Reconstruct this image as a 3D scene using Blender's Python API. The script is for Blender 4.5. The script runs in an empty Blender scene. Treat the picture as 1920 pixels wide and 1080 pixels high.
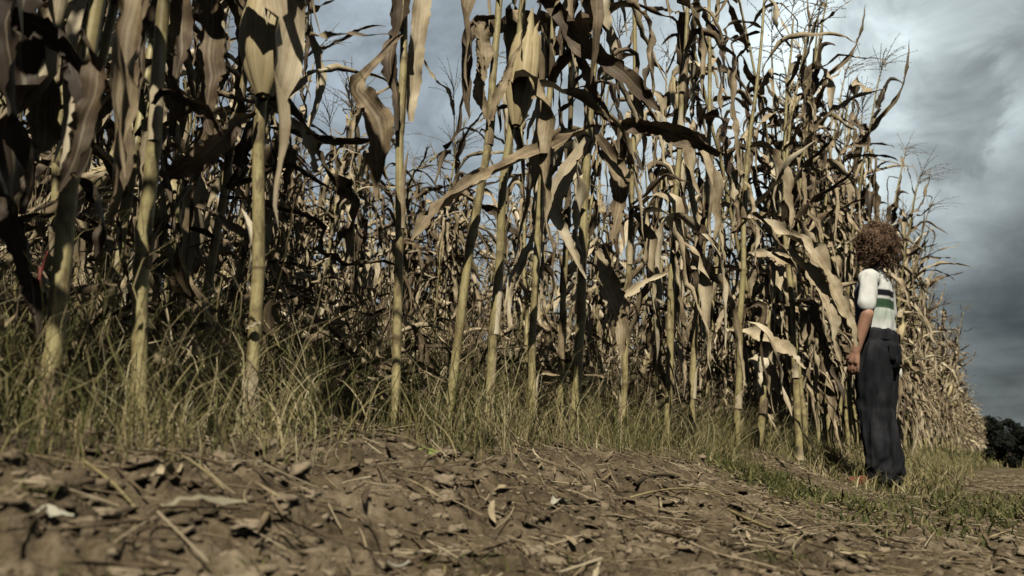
import bpy, bmesh, math, random
import numpy as np
from mathutils import Vector, Matrix
from mathutils.bvhtree import BVHTree

R = math.radians
scene = bpy.context.scene
col = scene.collection
random.seed(7)
RNG = np.random.default_rng(11)

# ------------------------------------------------------------------ camera
F_PX = 1507.0                      # focal length in pixels of the 1920 px wide photograph
PITCH = R(11.44)
CZ = 0.20
cam_d = bpy.data.cameras.new('camera')
cam_d.sensor_width = 36.0
cam_d.lens = F_PX / 1920 * 36
cam_d.clip_start = 0.02
cam_d.clip_end = 4000
cam_d.dof.use_dof = True
cam_d.dof.focus_distance = 2.2
cam_d.dof.aperture_fstop = 6.7
cam = bpy.data.objects.new('camera', cam_d)
cam.location = (0, 0, CZ)
cam.rotation_euler = (R(90) + PITCH, 0, 0)
col.objects.link(cam)
scene.camera = cam
CAM = np.array([0, 0, CZ])
_cp, _sp = math.cos(PITCH), math.sin(PITCH)


def ray(px, py):
    dx = (px - 960) / F_PX
    dy = (540 - py) / F_PX
    return np.array([dx, _cp - dy * _sp, _sp + dy * _cp])


def at(px, py, Y):
    d = ray(px, py)
    return CAM + d * (Y / d[1])


def P2px(Y):
    return Y / F_PX


# ------------------------------------------------------------------ light
SUN_EL, SUN_AZ = 51.0, 181.0       # azimuth clockwise from +Y (the viewing direction)
sun_dir = np.array([math.sin(R(SUN_AZ)) * math.cos(R(SUN_EL)), math.cos(R(SUN_AZ)) * math.cos(R(SUN_EL)), math.sin(R(SUN_EL))])
sd = bpy.data.lights.new('sun', 'SUN')
sd.energy = 5.0
sd.angle = R(0.5)
sd.color = (1.0, 0.935, 0.80)
so = bpy.data.objects.new('sun', sd)
so.rotation_euler = Vector(sun_dir).to_track_quat('Z', 'Y').to_euler()
so.location = tuple(sun_dir * 30)
col.objects.link(so)

scene.view_settings.view_transform = 'Standard'
scene.view_settings.look = 'None'
scene.view_settings.exposure = 0.12
scene.view_settings.gamma = 1.0
scene.cycles.diffuse_bounces = 0


class NT:
    """small helper for writing node trees"""
    def __init__(self, tree):
        self.t = tree
        tree.nodes.clear()

    def n(self, typ, **kw):
        nd = self.t.nodes.new(typ)
        for k, v in kw.items():
            setattr(nd, k, v)
        return nd

    def put(self, sock, v):
        if hasattr(v, 'default_value') or isinstance(v, bpy.types.NodeSocket):
            self.t.links.new(v, sock)
        elif isinstance(v, (tuple, list)) and sock.type == 'RGBA' and len(v) == 3:
            sock.default_value = (*v, 1)
        else:
            sock.default_value = v

    def math(self, op, a, b=0.0, c=0.0, clamp=False):
        nd = self.n('ShaderNodeMath', operation=op, use_clamp=clamp)
        for i, v in enumerate((a, b, c)):
            self.put(nd.inputs[i], v)
        return nd.outputs[0]

    def vmath(self, op, a, b=None):
        nd = self.n('ShaderNodeVectorMath', operation=op)
        self.put(nd.inputs[0], a)
        if b is not None:
            self.put(nd.inputs[1], b)
        return nd.outputs['Value'] if op in ('DOT_PRODUCT', 'LENGTH', 'DISTANCE') else nd.outputs[0]

    def maprange(self, v, a, b, c=0.0, d=1.0, smooth=True):
        nd = self.n('ShaderNodeMapRange', interpolation_type='SMOOTHSTEP' if smooth else 'LINEAR')
        self.put(nd.inputs['Value'], v)
        for k, x in (('From Min', a), ('From Max', b), ('To Min', c), ('To Max', d)):
            self.put(nd.inputs[k], x)
        return nd.outputs[0]

    def noise(self, vec, scale, detail=4.0, rough=0.55, dist=0.0):
        nd = self.n('ShaderNodeTexNoise')
        if vec is not None:
            self.put(nd.inputs['Vector'], vec)
        nd.inputs['Scale'].default_value = scale
        nd.inputs['Detail'].default_value = detail
        nd.inputs['Roughness'].default_value = rough
        nd.inputs['Distortion'].default_value = dist
        return nd.outputs['Fac']

    def mix(self, fac, a, b, blend='MIX'):
        nd = self.n('ShaderNodeMix', data_type='RGBA', blend_type=blend)
        self.put(nd.inputs['Factor'], fac)
        self.put(nd.inputs[6], a)
        self.put(nd.inputs[7], b)
        return nd.outputs[2]

    def ramp(self, fac, stops):
        nd = self.n('ShaderNodeValToRGB')
        el = nd.color_ramp.elements
        while len(el) < len(stops):
            el.new(0.5)
        for e, (p, c) in zip(el, stops):
            e.position = p
            e.color = (*c, 1)
        self.put(nd.inputs[0], fac)
        return nd.outputs[0]

    def mapping(self, vec, scale=(1, 1, 1), rot=(0, 0, 0), loc=(0, 0, 0)):
        nd = self.n('ShaderNodeMapping')
        self.put(nd.inputs['Vector'], vec)
        nd.inputs['Scale'].default_value = scale
        nd.inputs['Rotation'].default_value = rot
        nd.inputs['Location'].default_value = loc
        return nd.outputs[0]


# ------------------------------------------------------------------ sky
world = bpy.data.worlds.new('World')
scene.world = world
world.use_nodes = True
w = NT(world.node_tree)
sky = w.n('ShaderNodeTexSky', sky_type='NISHITA')
sky.sun_disc = False
sky.sun_elevation = R(SUN_EL)
sky.sun_rotation = R(SUN_AZ)
sky.air_density = 1.0
sky.dust_density = 2.0
tc = w.n('ShaderNodeTexCoord')
D = tc.outputs['Generated']


def spot(px, py, rad_deg, soft=1.0):
    d = ray(px, py)
    d = d / np.linalg.norm(d)
    dot = w.vmath('DOT_PRODUCT', D, tuple(d))
    t = w.maprange(w.math('ARCCOSINE', w.math('MINIMUM', dot, 0.999999)), 0.0, R(rad_deg * 1.25), 1.0, 0.0)
    return w.math('POWER', t, 1.3)


n_big = w.noise(w.mapping(D, scale=(1.6, 1.6, 2.4), loc=(3.1, 1.2, 0.4)), 2.6, 6.0, 0.60, 0.35)
n_mid = w.noise(w.mapping(D, scale=(1.5, 1.5, 2.3), loc=(0.3, 4.2, 2.4)), 6.5, 6.0, 0.60, 0.5)
n_str = w.noise(w.mapping(D, scale=(1.0, 1.0, 9.0), loc=(7.3, 0.2, 1.1)), 3.0, 5.0, 0.55, 0.1)


def add_spot(b, s, amt):
    return w.math('ADD', b, w.math('MULTIPLY', s, amt))


bright = w.math('ADD', 0.31, 0.0)
bright = add_spot(bright, spot(1540, 280, 13), 0.30)
bright = add_spot(bright, spot(1600, 330, 4.5), 0.16)
bright = add_spot(bright, spot(1640, 40, 16), 0.31)
bright = add_spot(bright, spot(1200, 140, 18), 0.19)
bright = add_spot(bright, spot(640, 160, 14), 0.05)
bright = add_spot(bright, spot(1940, 430, 11), -0.12)
bright = add_spot(bright, spot(1930, 600, 12), -0.15)
bright = add_spot(bright, spot(1920, 60, 8), -0.10)
bright = add_spot(bright, spot(1900, 770, 9), -0.06)
bright = add_spot(bright, spot(1890, 230, 4), 0.10)
bright = add_spot(bright, spot(1790, 400, 5), 0.10)
edge_n = w.math('ADD', w.math('MULTIPLY', w.math('SUBTRACT', n_mid, 0.5), 0.10), 0.0)
dcl = w.n('ShaderNodeVectorMath', operation='DOT_PRODUCT')
_c = ray(1745, 215); _c = _c / np.linalg.norm(_c)
w.put(dcl.inputs[0], D)
dcl.inputs[1].default_value = tuple(_c)
ang = w.math('ADD', w.math('ARCCOSINE', dcl.outputs['Value']), edge_n)
bright = add_spot(bright, w.maprange(ang, R(3.3), R(4.5), 1.0, 0.0), -0.15)
bright = w.math('MULTIPLY', bright, w.math('ADD', w.math('MULTIPLY', w.math('SUBTRACT', n_big, 0.5), 1.25), 1.0))
bright = w.math('MULTIPLY', bright, w.math('ADD', w.math('MULTIPLY', w.math('SUBTRACT', n_mid, 0.5), 1.7), 1.0))
sep = w.n('ShaderNodeSeparateXYZ')
w.put(sep.inputs[0], D)
low = w.maprange(sep.outputs['Z'], 0.02, 0.30, 1.0, 0.0)
bright = w.math('ADD', bright, w.math('MULTIPLY', w.math('MULTIPLY', w.math('SUBTRACT', n_str, 0.49), low), 0.30))
# sky overhead and behind, out of view, is darkened to deepen the shadows
bright = w.math('MULTIPLY', bright, w.maprange(sep.outputs['Z'], 0.58, 0.80, 1.0, 0.22))
bright = w.math('MULTIPLY', bright, w.maprange(sep.outputs['Y'], -0.1, 0.55, 0.22, 1.0))
bright = w.math('MAXIMUM', bright, 0.022)
tint = w.mix(w.maprange(sep.outputs['X'], -0.35, 0.45), (0.84, 1.0, 1.13), (0.90, 1.03, 1.05))
cc = w.n('ShaderNodeVectorMath', operation='SCALE')
w.put(cc.inputs[0], tint)
w.put(cc.inputs['Scale'], w.math('MULTIPLY', bright, 10.3))
final = w.mix(0.94, sky.outputs[0], cc.outputs[0])
bg = w.n('ShaderNodeBackground')
w.put(bg.inputs['Color'], final)
bg.inputs['Strength'].default_value = 0.10
wo = w.n('ShaderNodeOutputWorld')
world.node_tree.links.new(bg.outputs[0], wo.inputs[0])

# ------------------------------------------------------------------ noise in numpy
def _hash(ix, iy, iz, seed):
    h = (ix.astype(np.int64) * 374761393 + iy.astype(np.int64) * 668265263 + iz.astype(np.int64) * 2147483647 + seed * 974634599) & 0x7fffffff
    h = ((h ^ (h >> 13)) * 1274126177) & 0x7fffffff
    h = ((h ^ (h >> 16)) * 1103515245) & 0x7fffffff
    return ((h >> 7) & 0xffff) / 65535.0


def vnoise(x, y, z=None, seed=0):
    if z is None:
        z = np.zeros_like(x)
    xi, yi, zi = np.floor(x), np.floor(y), np.floor(z)
    fx, fy, fz = x - xi, y - yi, z - zi
    fx, fy, fz = [f * f * (3 - 2 * f) for f in (fx, fy, fz)]
    out = 0
    for a in (0, 1):
        for b in (0, 1):
            for c in (0, 1):
                out = out + _hash(xi + a, yi + b, zi + c, seed) * (fx if a else 1 - fx) * (fy if b else 1 - fy) * (fz if c else 1 - fz)
    return out * 2 - 1


def fbm(x, y, z=None, seed=0, octv=4, gain=0.5):
    s, a = 0, 1
    for o in range(octv):
        f = 2.03 ** o
        s = s + a * vnoise(x * f, y * f, None if z is None else z * f, seed + o)
        a *= gain
    return s


# ------------------------------------------------------------------ mesh building
class MB:
    def __init__(self):
        self.v, self.q, self.t, self.uv, self.c = [], [], [], [], []
        self.qm, self.tm = [], []
        self.k = 0

    def add(self, v, q=None, t=None, uv=None, c=0.5, m=0):
        v = np.asarray(v, float).reshape(-1, 3)
        n = len(v)
        self.v.append(v)
        if q is not None and len(q):
            q = np.asarray(q, int).reshape(-1, 4)
            self.q.append(q + self.k)
            self.qm.append(np.full(len(q), m))
        if t is not None and len(t):
            t = np.asarray(t, int).reshape(-1, 3)
            self.t.append(t + self.k)
            self.tm.append(np.full(len(t), m))
        self.uv.append(np.zeros((n, 2)) if uv is None else np.asarray(uv, float))
        self.c.append(np.full(n, c) if np.isscalar(c) else np.asarray(c, float))
        self.k += n
        return self

    def add_mb(self, o, mat=None, m=None):
        V = np.concatenate(o.v)
        if mat is not None:
            M = np.array(mat)
            V = V @ M[:3, :3].T + M[:3, 3]
        k = self.k
        self.v.append(V)
        for q, qm in zip(o.q, o.qm):
            self.q.append(q + k)
            self.qm.append(qm if m is None else np.full(len(q), m))
        for t, tm in zip(o.t, o.tm):
            self.t.append(t + k)
            self.tm.append(tm if m is None else np.full(len(t), m))
        self.uv.extend(o.uv)
        self.c.extend(o.c)
        self.k += len(V)
        return self

    def mesh(self, name, mats, smooth=True):
        me = bpy.data.meshes.new(name)
        V = np.concatenate(self.v) if self.v else np.zeros((0, 3))
        Q = np.concatenate(self.q) if self.q else np.zeros((0, 4), int)
        T = np.concatenate(self.t) if self.t else np.zeros((0, 3), int)
        nl = Q.size + T.size
        me.vertices.add(len(V))
        me.vertices.foreach_set('co', V.astype(np.float32).ravel())
        me.loops.add(nl)
        li = np.concatenate([Q.ravel(), T.ravel()]).astype(np.int32)
        me.loops.foreach_set('vertex_index', li)
        me.polygons.add(len(Q) + len(T))
        st = np.concatenate([np.arange(len(Q)) * 4, Q.size + np.arange(len(T)) * 3]).astype(np.int32)
        me.polygons.foreach_set('loop_start', st)
        me.polygons.foreach_set('use_smooth', np.full(len(Q) + len(T), smooth))
        mi = np.concatenate([*(self.qm or [np.zeros(0)]), *(self.tm or [np.zeros(0)])]).astype(np.int32)
        me.polygons.foreach_set('material_index', mi)
        uvl = me.uv_layers.new(name='UVMap')
        U = np.concatenate(self.uv)
        uvl.data.foreach_set('uv', U[li].astype(np.float32).ravel())
        at_ = me.attributes.new('tint', 'FLOAT', 'POINT')
        at_.data.foreach_set('value', np.concatenate(self.c).astype(np.float32))
        for m in (mats if isinstance(mats, (list, tuple)) else [mats]):
            me.materials.append(m)
        me.update(calc_edges=True)
        me.validate()
        return me


def link(name, me, parent=None, mat=None):
    o = bpy.data.objects.new(name, me)
    col.objects.link(o)
    if parent is not None:
        o.parent = parent
    if mat is not None:
        o.matrix_local = Matrix(mat.tolist() if isinstance(mat, np.ndarray) else mat)
    return o


def tag(o, label=None, cat=None, group=None, kind=None):
    for k, v in (('label', label), ('category', cat), ('group', group), ('kind', kind)):
        if v:
            o[k] = v
    return o


def thing(name, label, cat, loc=(0, 0, 0), group=None):
    o = bpy.data.objects.new(name, None)
    o.empty_display_size = 0.05
    col.objects.link(o)
    o.location = tuple(loc)
    return tag(o, label, cat, group)


def norm(a):
    return a / (np.linalg.norm(a, axis=-1, keepdims=True) + 1e-12)


def tangents(P):
    return norm(np.gradient(P, axis=0))


def transport(P, ref):
    T = tangents(P)
    N = np.zeros_like(P)
    n = ref - T[0] * np.dot(ref, T[0])
    if np.linalg.norm(n) < 1e-6:
        n = np.array([1.0, 0, 0.3]) - T[0] * np.dot([1.0, 0, 0.3], T[0])
    n = n / np.linalg.norm(n)
    for i in range(len(P)):
        n = n - T[i] * np.dot(n, T[i])
        n = n / (np.linalg.norm(n) + 1e-12)
        N[i] = n
    return T, N


def spline(pts, n):
    """Catmull-Rom through rows of pts (any number of columns), n samples"""
    pts = np.asarray(pts, float)
    k = len(pts)
    if k == 2:
        t = np.linspace(0, 1, n)[:, None]
        return pts[0] * (1 - t) + pts[1] * t
    ext = np.vstack([2 * pts[0] - pts[1], pts, 2 * pts[-1] - pts[-2]])
    u = np.linspace(0, k - 1 - 1e-9, n)
    i = np.floor(u).astype(int)
    f = (u - i)[:, None]
    p0, p1, p2, p3 = ext[i], ext[i + 1], ext[i + 2], ext[i + 3]
    return 0.5 * (2 * p1 + (p2 - p0) * f + (2 * p0 - 5 * p1 + 4 * p2 - p3) * f ** 2 + (3 * p1 - p0 - 3 * p2 + p3) * f ** 3)


def tube(mb, P, rad, sides=8, c=0.5, vlen=True, cap=True, m=0, oval=None):
    P = np.asarray(P, float)
    n = len(P)
    T, N = transport(P, np.array([1.0, 0.1, 0.05]))
    B = np.cross(T, N)
    rad = np.broadcast_to(rad, (n,))
    a = np.arange(sides) * 2 * math.pi / sides
    rr = rad[:, None] * np.ones(sides)
    V = P[:, None] + N[:, None] * (np.cos(a)[:, None] * rr[..., None]) + B[:, None] * (np.sin(a)[:, None] * rr[..., None])
    i, j = np.meshgrid(np.arange(n - 1), np.arange(sides), indexing='ij')
    j2 = (j + 1) % sides
    q = np.stack([i * sides + j, i * sides + j2, (i + 1) * sides + j2, (i + 1) * sides + j], -1).reshape(-1, 4)
    L = np.concatenate([[0], np.cumsum(np.linalg.norm(np.diff(P, axis=0), axis=1))])
    uv = np.stack([np.tile(np.arange(sides) / sides, n), np.repeat(L, sides)], -1)
    cc_ = np.repeat(np.broadcast_to(c, (n,)), sides)
    V = V.reshape(-1, 3)
    if cap:
        V = np.vstack([V, P[-1:] + T[-1:] * rad[-1] * 0.4])
        uv = np.vstack([uv, [[0.5, L[-1]]]])
        cc_ = np.append(cc_, cc_[-1])
        t = [[(n - 1) * sides + s, (n - 1) * sides + (s + 1) % sides, n * sides] for s in range(sides)]
    else:
        t = None
    mb.add(V, q, t, uv, cc_, m)


def ribbon(mb, P, W, N, nu=5, arc=0.8, wave=(0, 0, 0), tint=0.5, rag=None, m=0):
    """a leaf blade: centre line P, widths W, upper normal N; arc = how far the blade rolls across (radians)"""
    n = len(P)
    T = tangents(P)
    N = N - T * np.sum(N * T, axis=1, keepdims=True)
    N = norm(N)
    B = np.cross(T, N)
    arc = np.broadcast_to(arc, (n,)).astype(float)
    arc = np.where(np.abs(arc) < 0.05, 0.05, arc)
    v = np.linspace(-1, 1, nu)
    t = np.linspace(0, 1, n)
    h = arc[:, None] / 2
    off_b = np.sin(h * v) / h * W[:, None] / 2
    off_n = (1 - np.cos(h * v)) / h * W[:, None] / 2
    amp, k, ph = wave
    wv = amp * W[:, None] * (v ** 2) * np.sin(k * t[:, None] * 6.28 + ph + 1.7 * np.sign(v))
    off_n = off_n + wv - 0.10 * W[:, None] * (1 - np.abs(v))
    if rag is not None:
        e = np.ones((n, nu))
        e[:, 0] *= 1 + rag[:, 0]
        e[:, -1] *= 1 + rag[:, 1]
        off_b = off_b * e
    V = P[:, None] + B[:, None] * off_b[..., None] + N[:, None] * off_n[..., None]
    i, j = np.meshgrid(np.arange(n - 1), np.arange(nu - 1), indexing='ij')
    q = np.stack([i * nu + j, i * nu + j + 1, (i + 1) * nu + j + 1, (i + 1) * nu + j], -1).reshape(-1, 4)
    L = np.concatenate([[0], np.cumsum(np.linalg.norm(np.diff(P, axis=0), axis=1))])
    uv = np.stack([np.tile((v + 1) / 2, n), np.repeat(L, nu)], -1)
    mb.add(V.reshape(-1, 3), q, None, uv, tint, m)


# ------------------------------------------------------------------ materials
def new_mat(name):
    m = bpy.data.materials.new(name)
    m.use_nodes = True
    return m, NT(m.node_tree)


def attr(nt, name='tint'):
    return nt.n('ShaderNodeAttribute', attribute_name=name).outputs['Fac']


def finish(m, nt, color, rough=0.75, spec=0.25, bump=None, bump_d=0.001, bump_s=0.6, transl=0.0, transl_col=None):
    b = nt.n('ShaderNodeBsdfPrincipled')
    nt.put(b.inputs['Base Color'], color)
    nt.put(b.inputs['Roughness'], rough)
    b.inputs['Specular IOR Level'].default_value = spec
    if bump is not None:
        bp = nt.n('ShaderNodeBump')
        bp.inputs['Distance'].default_value = bump_d
        bp.inputs['Strength'].default_value = bump_s
        nt.put(bp.inputs['Height'], bump)
        nt.t.links.new(bp.outputs[0], b.inputs['Normal'])
    sh = b.outputs[0]
    if transl > 0:
        tr = nt.n('ShaderNodeBsdfTranslucent')
        nt.put(tr.inputs['Color'], transl_col if transl_col is not None else color)
        mx = nt.n('ShaderNodeMixShader')
        mx.inputs[0].default_value = transl
        nt.t.links.new(sh, mx.inputs[1])
        nt.t.links.new(tr.outputs[0], mx.inputs[2])
        sh = mx.outputs[0]
    out = nt.n('ShaderNodeOutputMaterial')
    nt.t.links.new(sh, out.inputs[0])
    return m


def uvmap(nt, sx, sy):
    u = nt.n('ShaderNodeTexCoord').outputs['UV']
    return nt.mapping(u, scale=(sx, sy, 1))


def objrand(nt):
    return nt.n('ShaderNodeObjectInfo').outputs['Random']


def make_leaf_mat():
    m, nt = new_mat('dry_corn_leaf')
    veins = nt.noise(uvmap(nt, 26, 1.2), 1.0, 3, 0.6)
    blot = nt.noise(nt.n('ShaderNodeTexCoord').outputs['Object'], 16, 4, 0.6)
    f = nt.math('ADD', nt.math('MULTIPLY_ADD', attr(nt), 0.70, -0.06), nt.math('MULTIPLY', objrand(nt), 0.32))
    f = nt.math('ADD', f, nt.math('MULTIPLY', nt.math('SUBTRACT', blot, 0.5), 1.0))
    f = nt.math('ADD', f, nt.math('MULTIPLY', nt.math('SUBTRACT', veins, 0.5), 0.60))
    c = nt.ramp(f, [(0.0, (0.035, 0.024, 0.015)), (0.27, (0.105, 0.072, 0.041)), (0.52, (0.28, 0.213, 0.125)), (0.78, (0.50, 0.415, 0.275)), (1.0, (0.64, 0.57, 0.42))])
    ux = nt.n('ShaderNodeSeparateXYZ')
    nt.put(ux.inputs[0], nt.n('ShaderNodeTexCoord').outputs['UV'])
    rib = nt.maprange(nt.math('ABSOLUTE', nt.math('SUBTRACT', ux.outputs[0], 0.5)), 0.02, 0.06, 0.22, 0.0)
    c = nt.mix(rib, c, (0.50, 0.43, 0.29))
    return finish(m, nt, c, 0.62, 0.3, veins, 0.0012, 0.7, 0.04)


def make_stalk_mat():
    m, nt = new_mat('corn_stalk')
    st = nt.noise(uvmap(nt, 22, 2.5), 1.0, 3, 0.6)
    bl = nt.noise(nt.n('ShaderNodeTexCoord').outputs['Object'], 22, 4, 0.65)
    c = nt.ramp(nt.math('ADD', nt.math('MULTIPLY', st, 0.55), nt.math('MULTIPLY', bl, 0.48)),
                [(0.30, (0.10, 0.074, 0.038)), (0.42, (0.25, 0.200, 0.095)), (0.53, (0.41, 0.345, 0.165)), (0.80, (0.56, 0.50, 0.29))])
    stn = nt.noise(nt.mapping(nt.n('ShaderNodeTexCoord').outputs['Object'], scale=(1, 1, 0.40)), 34, 6, 0.72)
    c = nt.mix(nt.maprange(stn, 0.46, 0.62, 0.0, 0.85), c, (0.115, 0.078, 0.040))
    gr = nt.mix(nt.math('MULTIPLY', objrand(nt), 0.35), c, (0.27, 0.24, 0.10))
    c = nt.mix(attr(nt), gr, (0.075, 0.048, 0.025))       # node scars
    return finish(m, nt, c, 0.5, 0.35, st, 0.0006, 0.5)


def make_husk_mat():
    m, nt = new_mat('ear_husk')
    v = nt.noise(uvmap(nt, 30, 1.5), 1.0, 3, 0.6)
    bl = nt.noise(nt.n('ShaderNodeTexCoord').outputs['Object'], 14, 4, 0.6)
    f = nt.math('ADD', nt.math('MULTIPLY', v, 0.6), nt.math('MULTIPLY', bl, 0.4))
    c = nt.ramp(f, [(0.25, (0.20, 0.14, 0.06)), (0.5, (0.46, 0.37, 0.20)), (0.75, (0.60, 0.53, 0.35))])
    c = nt.mix(attr(nt), c, (0.09, 0.055, 0.025))
    return finish(m, nt, c, 0.55, 0.3, v, 0.0015, 0.7, 0.05)


def make_tassel_mat():
    m, nt = new_mat('dry_tassel')
    bl = nt.noise(nt.n('ShaderNodeTexCoord').outputs['Object'], 60, 3, 0.6)
    c = nt.ramp(bl, [(0.3, (0.10, 0.07, 0.04)), (0.7, (0.30, 0.23, 0.13))])
    return finish(m, nt, c, 0.8, 0.15)


def make_grass_mat():
    m, nt = new_mat('weedy_grass')
    c = nt.ramp(attr(nt), [(0.0, (0.034, 0.042, 0.012)), (0.3, (0.105, 0.112, 0.036)), (0.55, (0.20, 0.172, 0.072)), (0.78, (0.33, 0.27, 0.14)), (1.0, (0.47, 0.41, 0.26))])
    return finish(m, nt, c, 0.7, 0.2, transl=0.12)


def make_soil_mat():
    m, nt = new_mat('bare_soil')
    pos = nt.n('ShaderNodeTexCoord').outputs['Object']
    a = nt.noise(pos, 9, 6, 0.65)
    b = nt.noise(pos, 70, 4, 0.7)
    f = nt.math('ADD', nt.math('MULTIPLY', a, 0.55), nt.math('MULTIPLY', b, 0.45))
    c = nt.ramp(f, [(0.32, (0.030, 0.022, 0.013)), (0.5, (0.112, 0.085, 0.053)), (0.66, (0.24, 0.190, 0.128))])
    # the grass verge and field far off are a dry olive
    far = nt.maprange(nt.vmath('LENGTH', pos), 5.0, 16.0)
    gr = nt.ramp(a, [(0.35, (0.05, 0.052, 0.02)), (0.65, (0.13, 0.115, 0.055))])
    c = nt.mix(far, c, gr)
    return finish(m, nt, c, 0.95, 0.1, nt.math('ADD', nt.math('MULTIPLY', b, 0.6), nt.noise(pos, 220, 3, 0.7)), 0.006, 0.8)


def make_clod_mat():
    m, nt = new_mat('soil_clod')
    pos = nt.n('ShaderNodeTexCoord').outputs['Object']
    b = nt.noise(pos, 60, 5, 0.7)
    f = nt.math('ADD', nt.math('MULTIPLY', b, 0.55), nt.math('MULTIPLY', attr(nt), 0.5))
    c = nt.ramp(f, [(0.15, (0.038, 0.028, 0.017)), (0.45, (0.135, 0.104, 0.067)), (0.85, (0.31, 0.25, 0.175))])
    return finish(m, nt, c, 0.95, 0.1, b, 0.004, 0.8)


def plain(name, colr, rough=0.8, var=0.25, scale=40, spec=0.2, bump_d=0.001):
    m, nt = new_mat(name)
    b = nt.noise(nt.n('ShaderNodeTexCoord').outputs['Object'], scale, 4, 0.65)
    lo = tuple(x * (1 - var) for x in colr)
    hi = tuple(min(1, x * (1 + var)) for x in colr)
    c = nt.ramp(b, [(0.3, lo), (0.7, hi)])
    return finish(m, nt, c, rough, spec, b, bump_d, 0.5)


M_LEAF, M_STALK, M_HUSK, M_TASSEL = make_leaf_mat(), make_stalk_mat(), make_husk_mat(), make_tassel_mat()
M_GRASS, M_SOIL, M_CLOD = make_grass_mat(), make_soil_mat(), make_clod_mat()
PM = [M_LEAF, M_STALK, M_HUSK, M_TASSEL]

# ------------------------------------------------------------------ the field edge and the ground
P0 = at(475, 812, 1.10)[:2]
VP = ray(1868, 845)
DS = VP[:2] / np.linalg.norm(VP[:2])          # along the front row, away from the camera
NU = np.array([DS[1], -DS[0]])                # out of the field, towards the camera's side


def su(x, y):
    dx, dy = x - P0[0], y - P0[1]
    return dx * DS[0] + dy * DS[1], dx * NU[0] + dy * NU[1]


def xy(s, u):
    return P0[0] + s * DS[0] + u * NU[0], P0[1] + s * DS[1] + u * NU[1]


_U = np.array([-60, -5, -0.15, 0.08, 0.20, 0.34, 0.46, 0.87, 2, 8, 40, 400])
_ZN = np.array([0.3, 0.07, 0.035, 0.012, -0.03, -0.075, -0.11, -0.150, -0.17, -0.22, -0.4, -0.6])
_ZF = np.array([0.3, 0.07, 0.02, -0.03, -0.08, -0.135, -0.158, -0.175, -0.19, -0.24, -0.4, -0.6])


def base_z(x, y):
    s, u = su(x, y)
    k = np.clip((s - 0.2) / 2.2, 0, 1)
    k = k * k * (3 - 2 * k)
    z = np.interp(u, _U, _ZN) * (1 - k) + np.interp(u, _U, _ZF) * k
    return z + CZ


def bumps(x, y):
    r = np.hypot(x, y)
    s, u = su(x, y)
    near = np.clip((8.0 - r) / 5.0, 0, 1)
    a = fbm(x * 3.1, y * 3.1, None, 3, 3) * 0.016
    b = np.abs(fbm(x * 14, y * 14, None, 17, 4, 0.65)) * 0.014 - 0.007
    c = fbm(x * 42, y * 42, None, 29, 3, 0.65) * 0.0065
    keep = np.clip((r - 0.12) / 0.3, 0, 1)     # flat just under the lens
    return (a + b * near + c * near) * keep


def ground_z(x, y):
    x, y = np.asarray(x, float), np.asarray(y, float)
    return base_z(x, y) + bumps(x, y)


def build_ground():
    an = np.concatenate([np.linspace(-48, 48, 560), np.linspace(48, 312, 120)[1:-1]])
    rr = np.concatenate([[0.02, 0.1], 0.18 * (14 / 0.18) ** np.linspace(0, 1, 470), 14 * (3000 / 14) ** np.linspace(0, 1, 60)[1:]])
    A, Rr = np.meshgrid(R(1) * an, rr, indexing='xy')
    x, y = Rr * np.sin(A), Rr * np.cos(A)
    z = ground_z(x, y)
    na, nr = len(an), len(rr)
    i, j = np.meshgrid(np.arange(nr - 1), np.arange(na), indexing='ij')
    j2 = (j + 1) % na
    q = np.stack([i * na + j, (i + 1) * na + j, (i + 1) * na + j2, i * na + j2], -1).reshape(-1, 4)
    mb = MB()
    mb.add(np.stack([x, y, z], -1).reshape(-1, 3), q)
    o = link('ground', mb.mesh('ground', M_SOIL))
    tag(o, 'brown crumbly soil bank along the edge of the maize field', None, None, 'structure')


build_ground()

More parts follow.
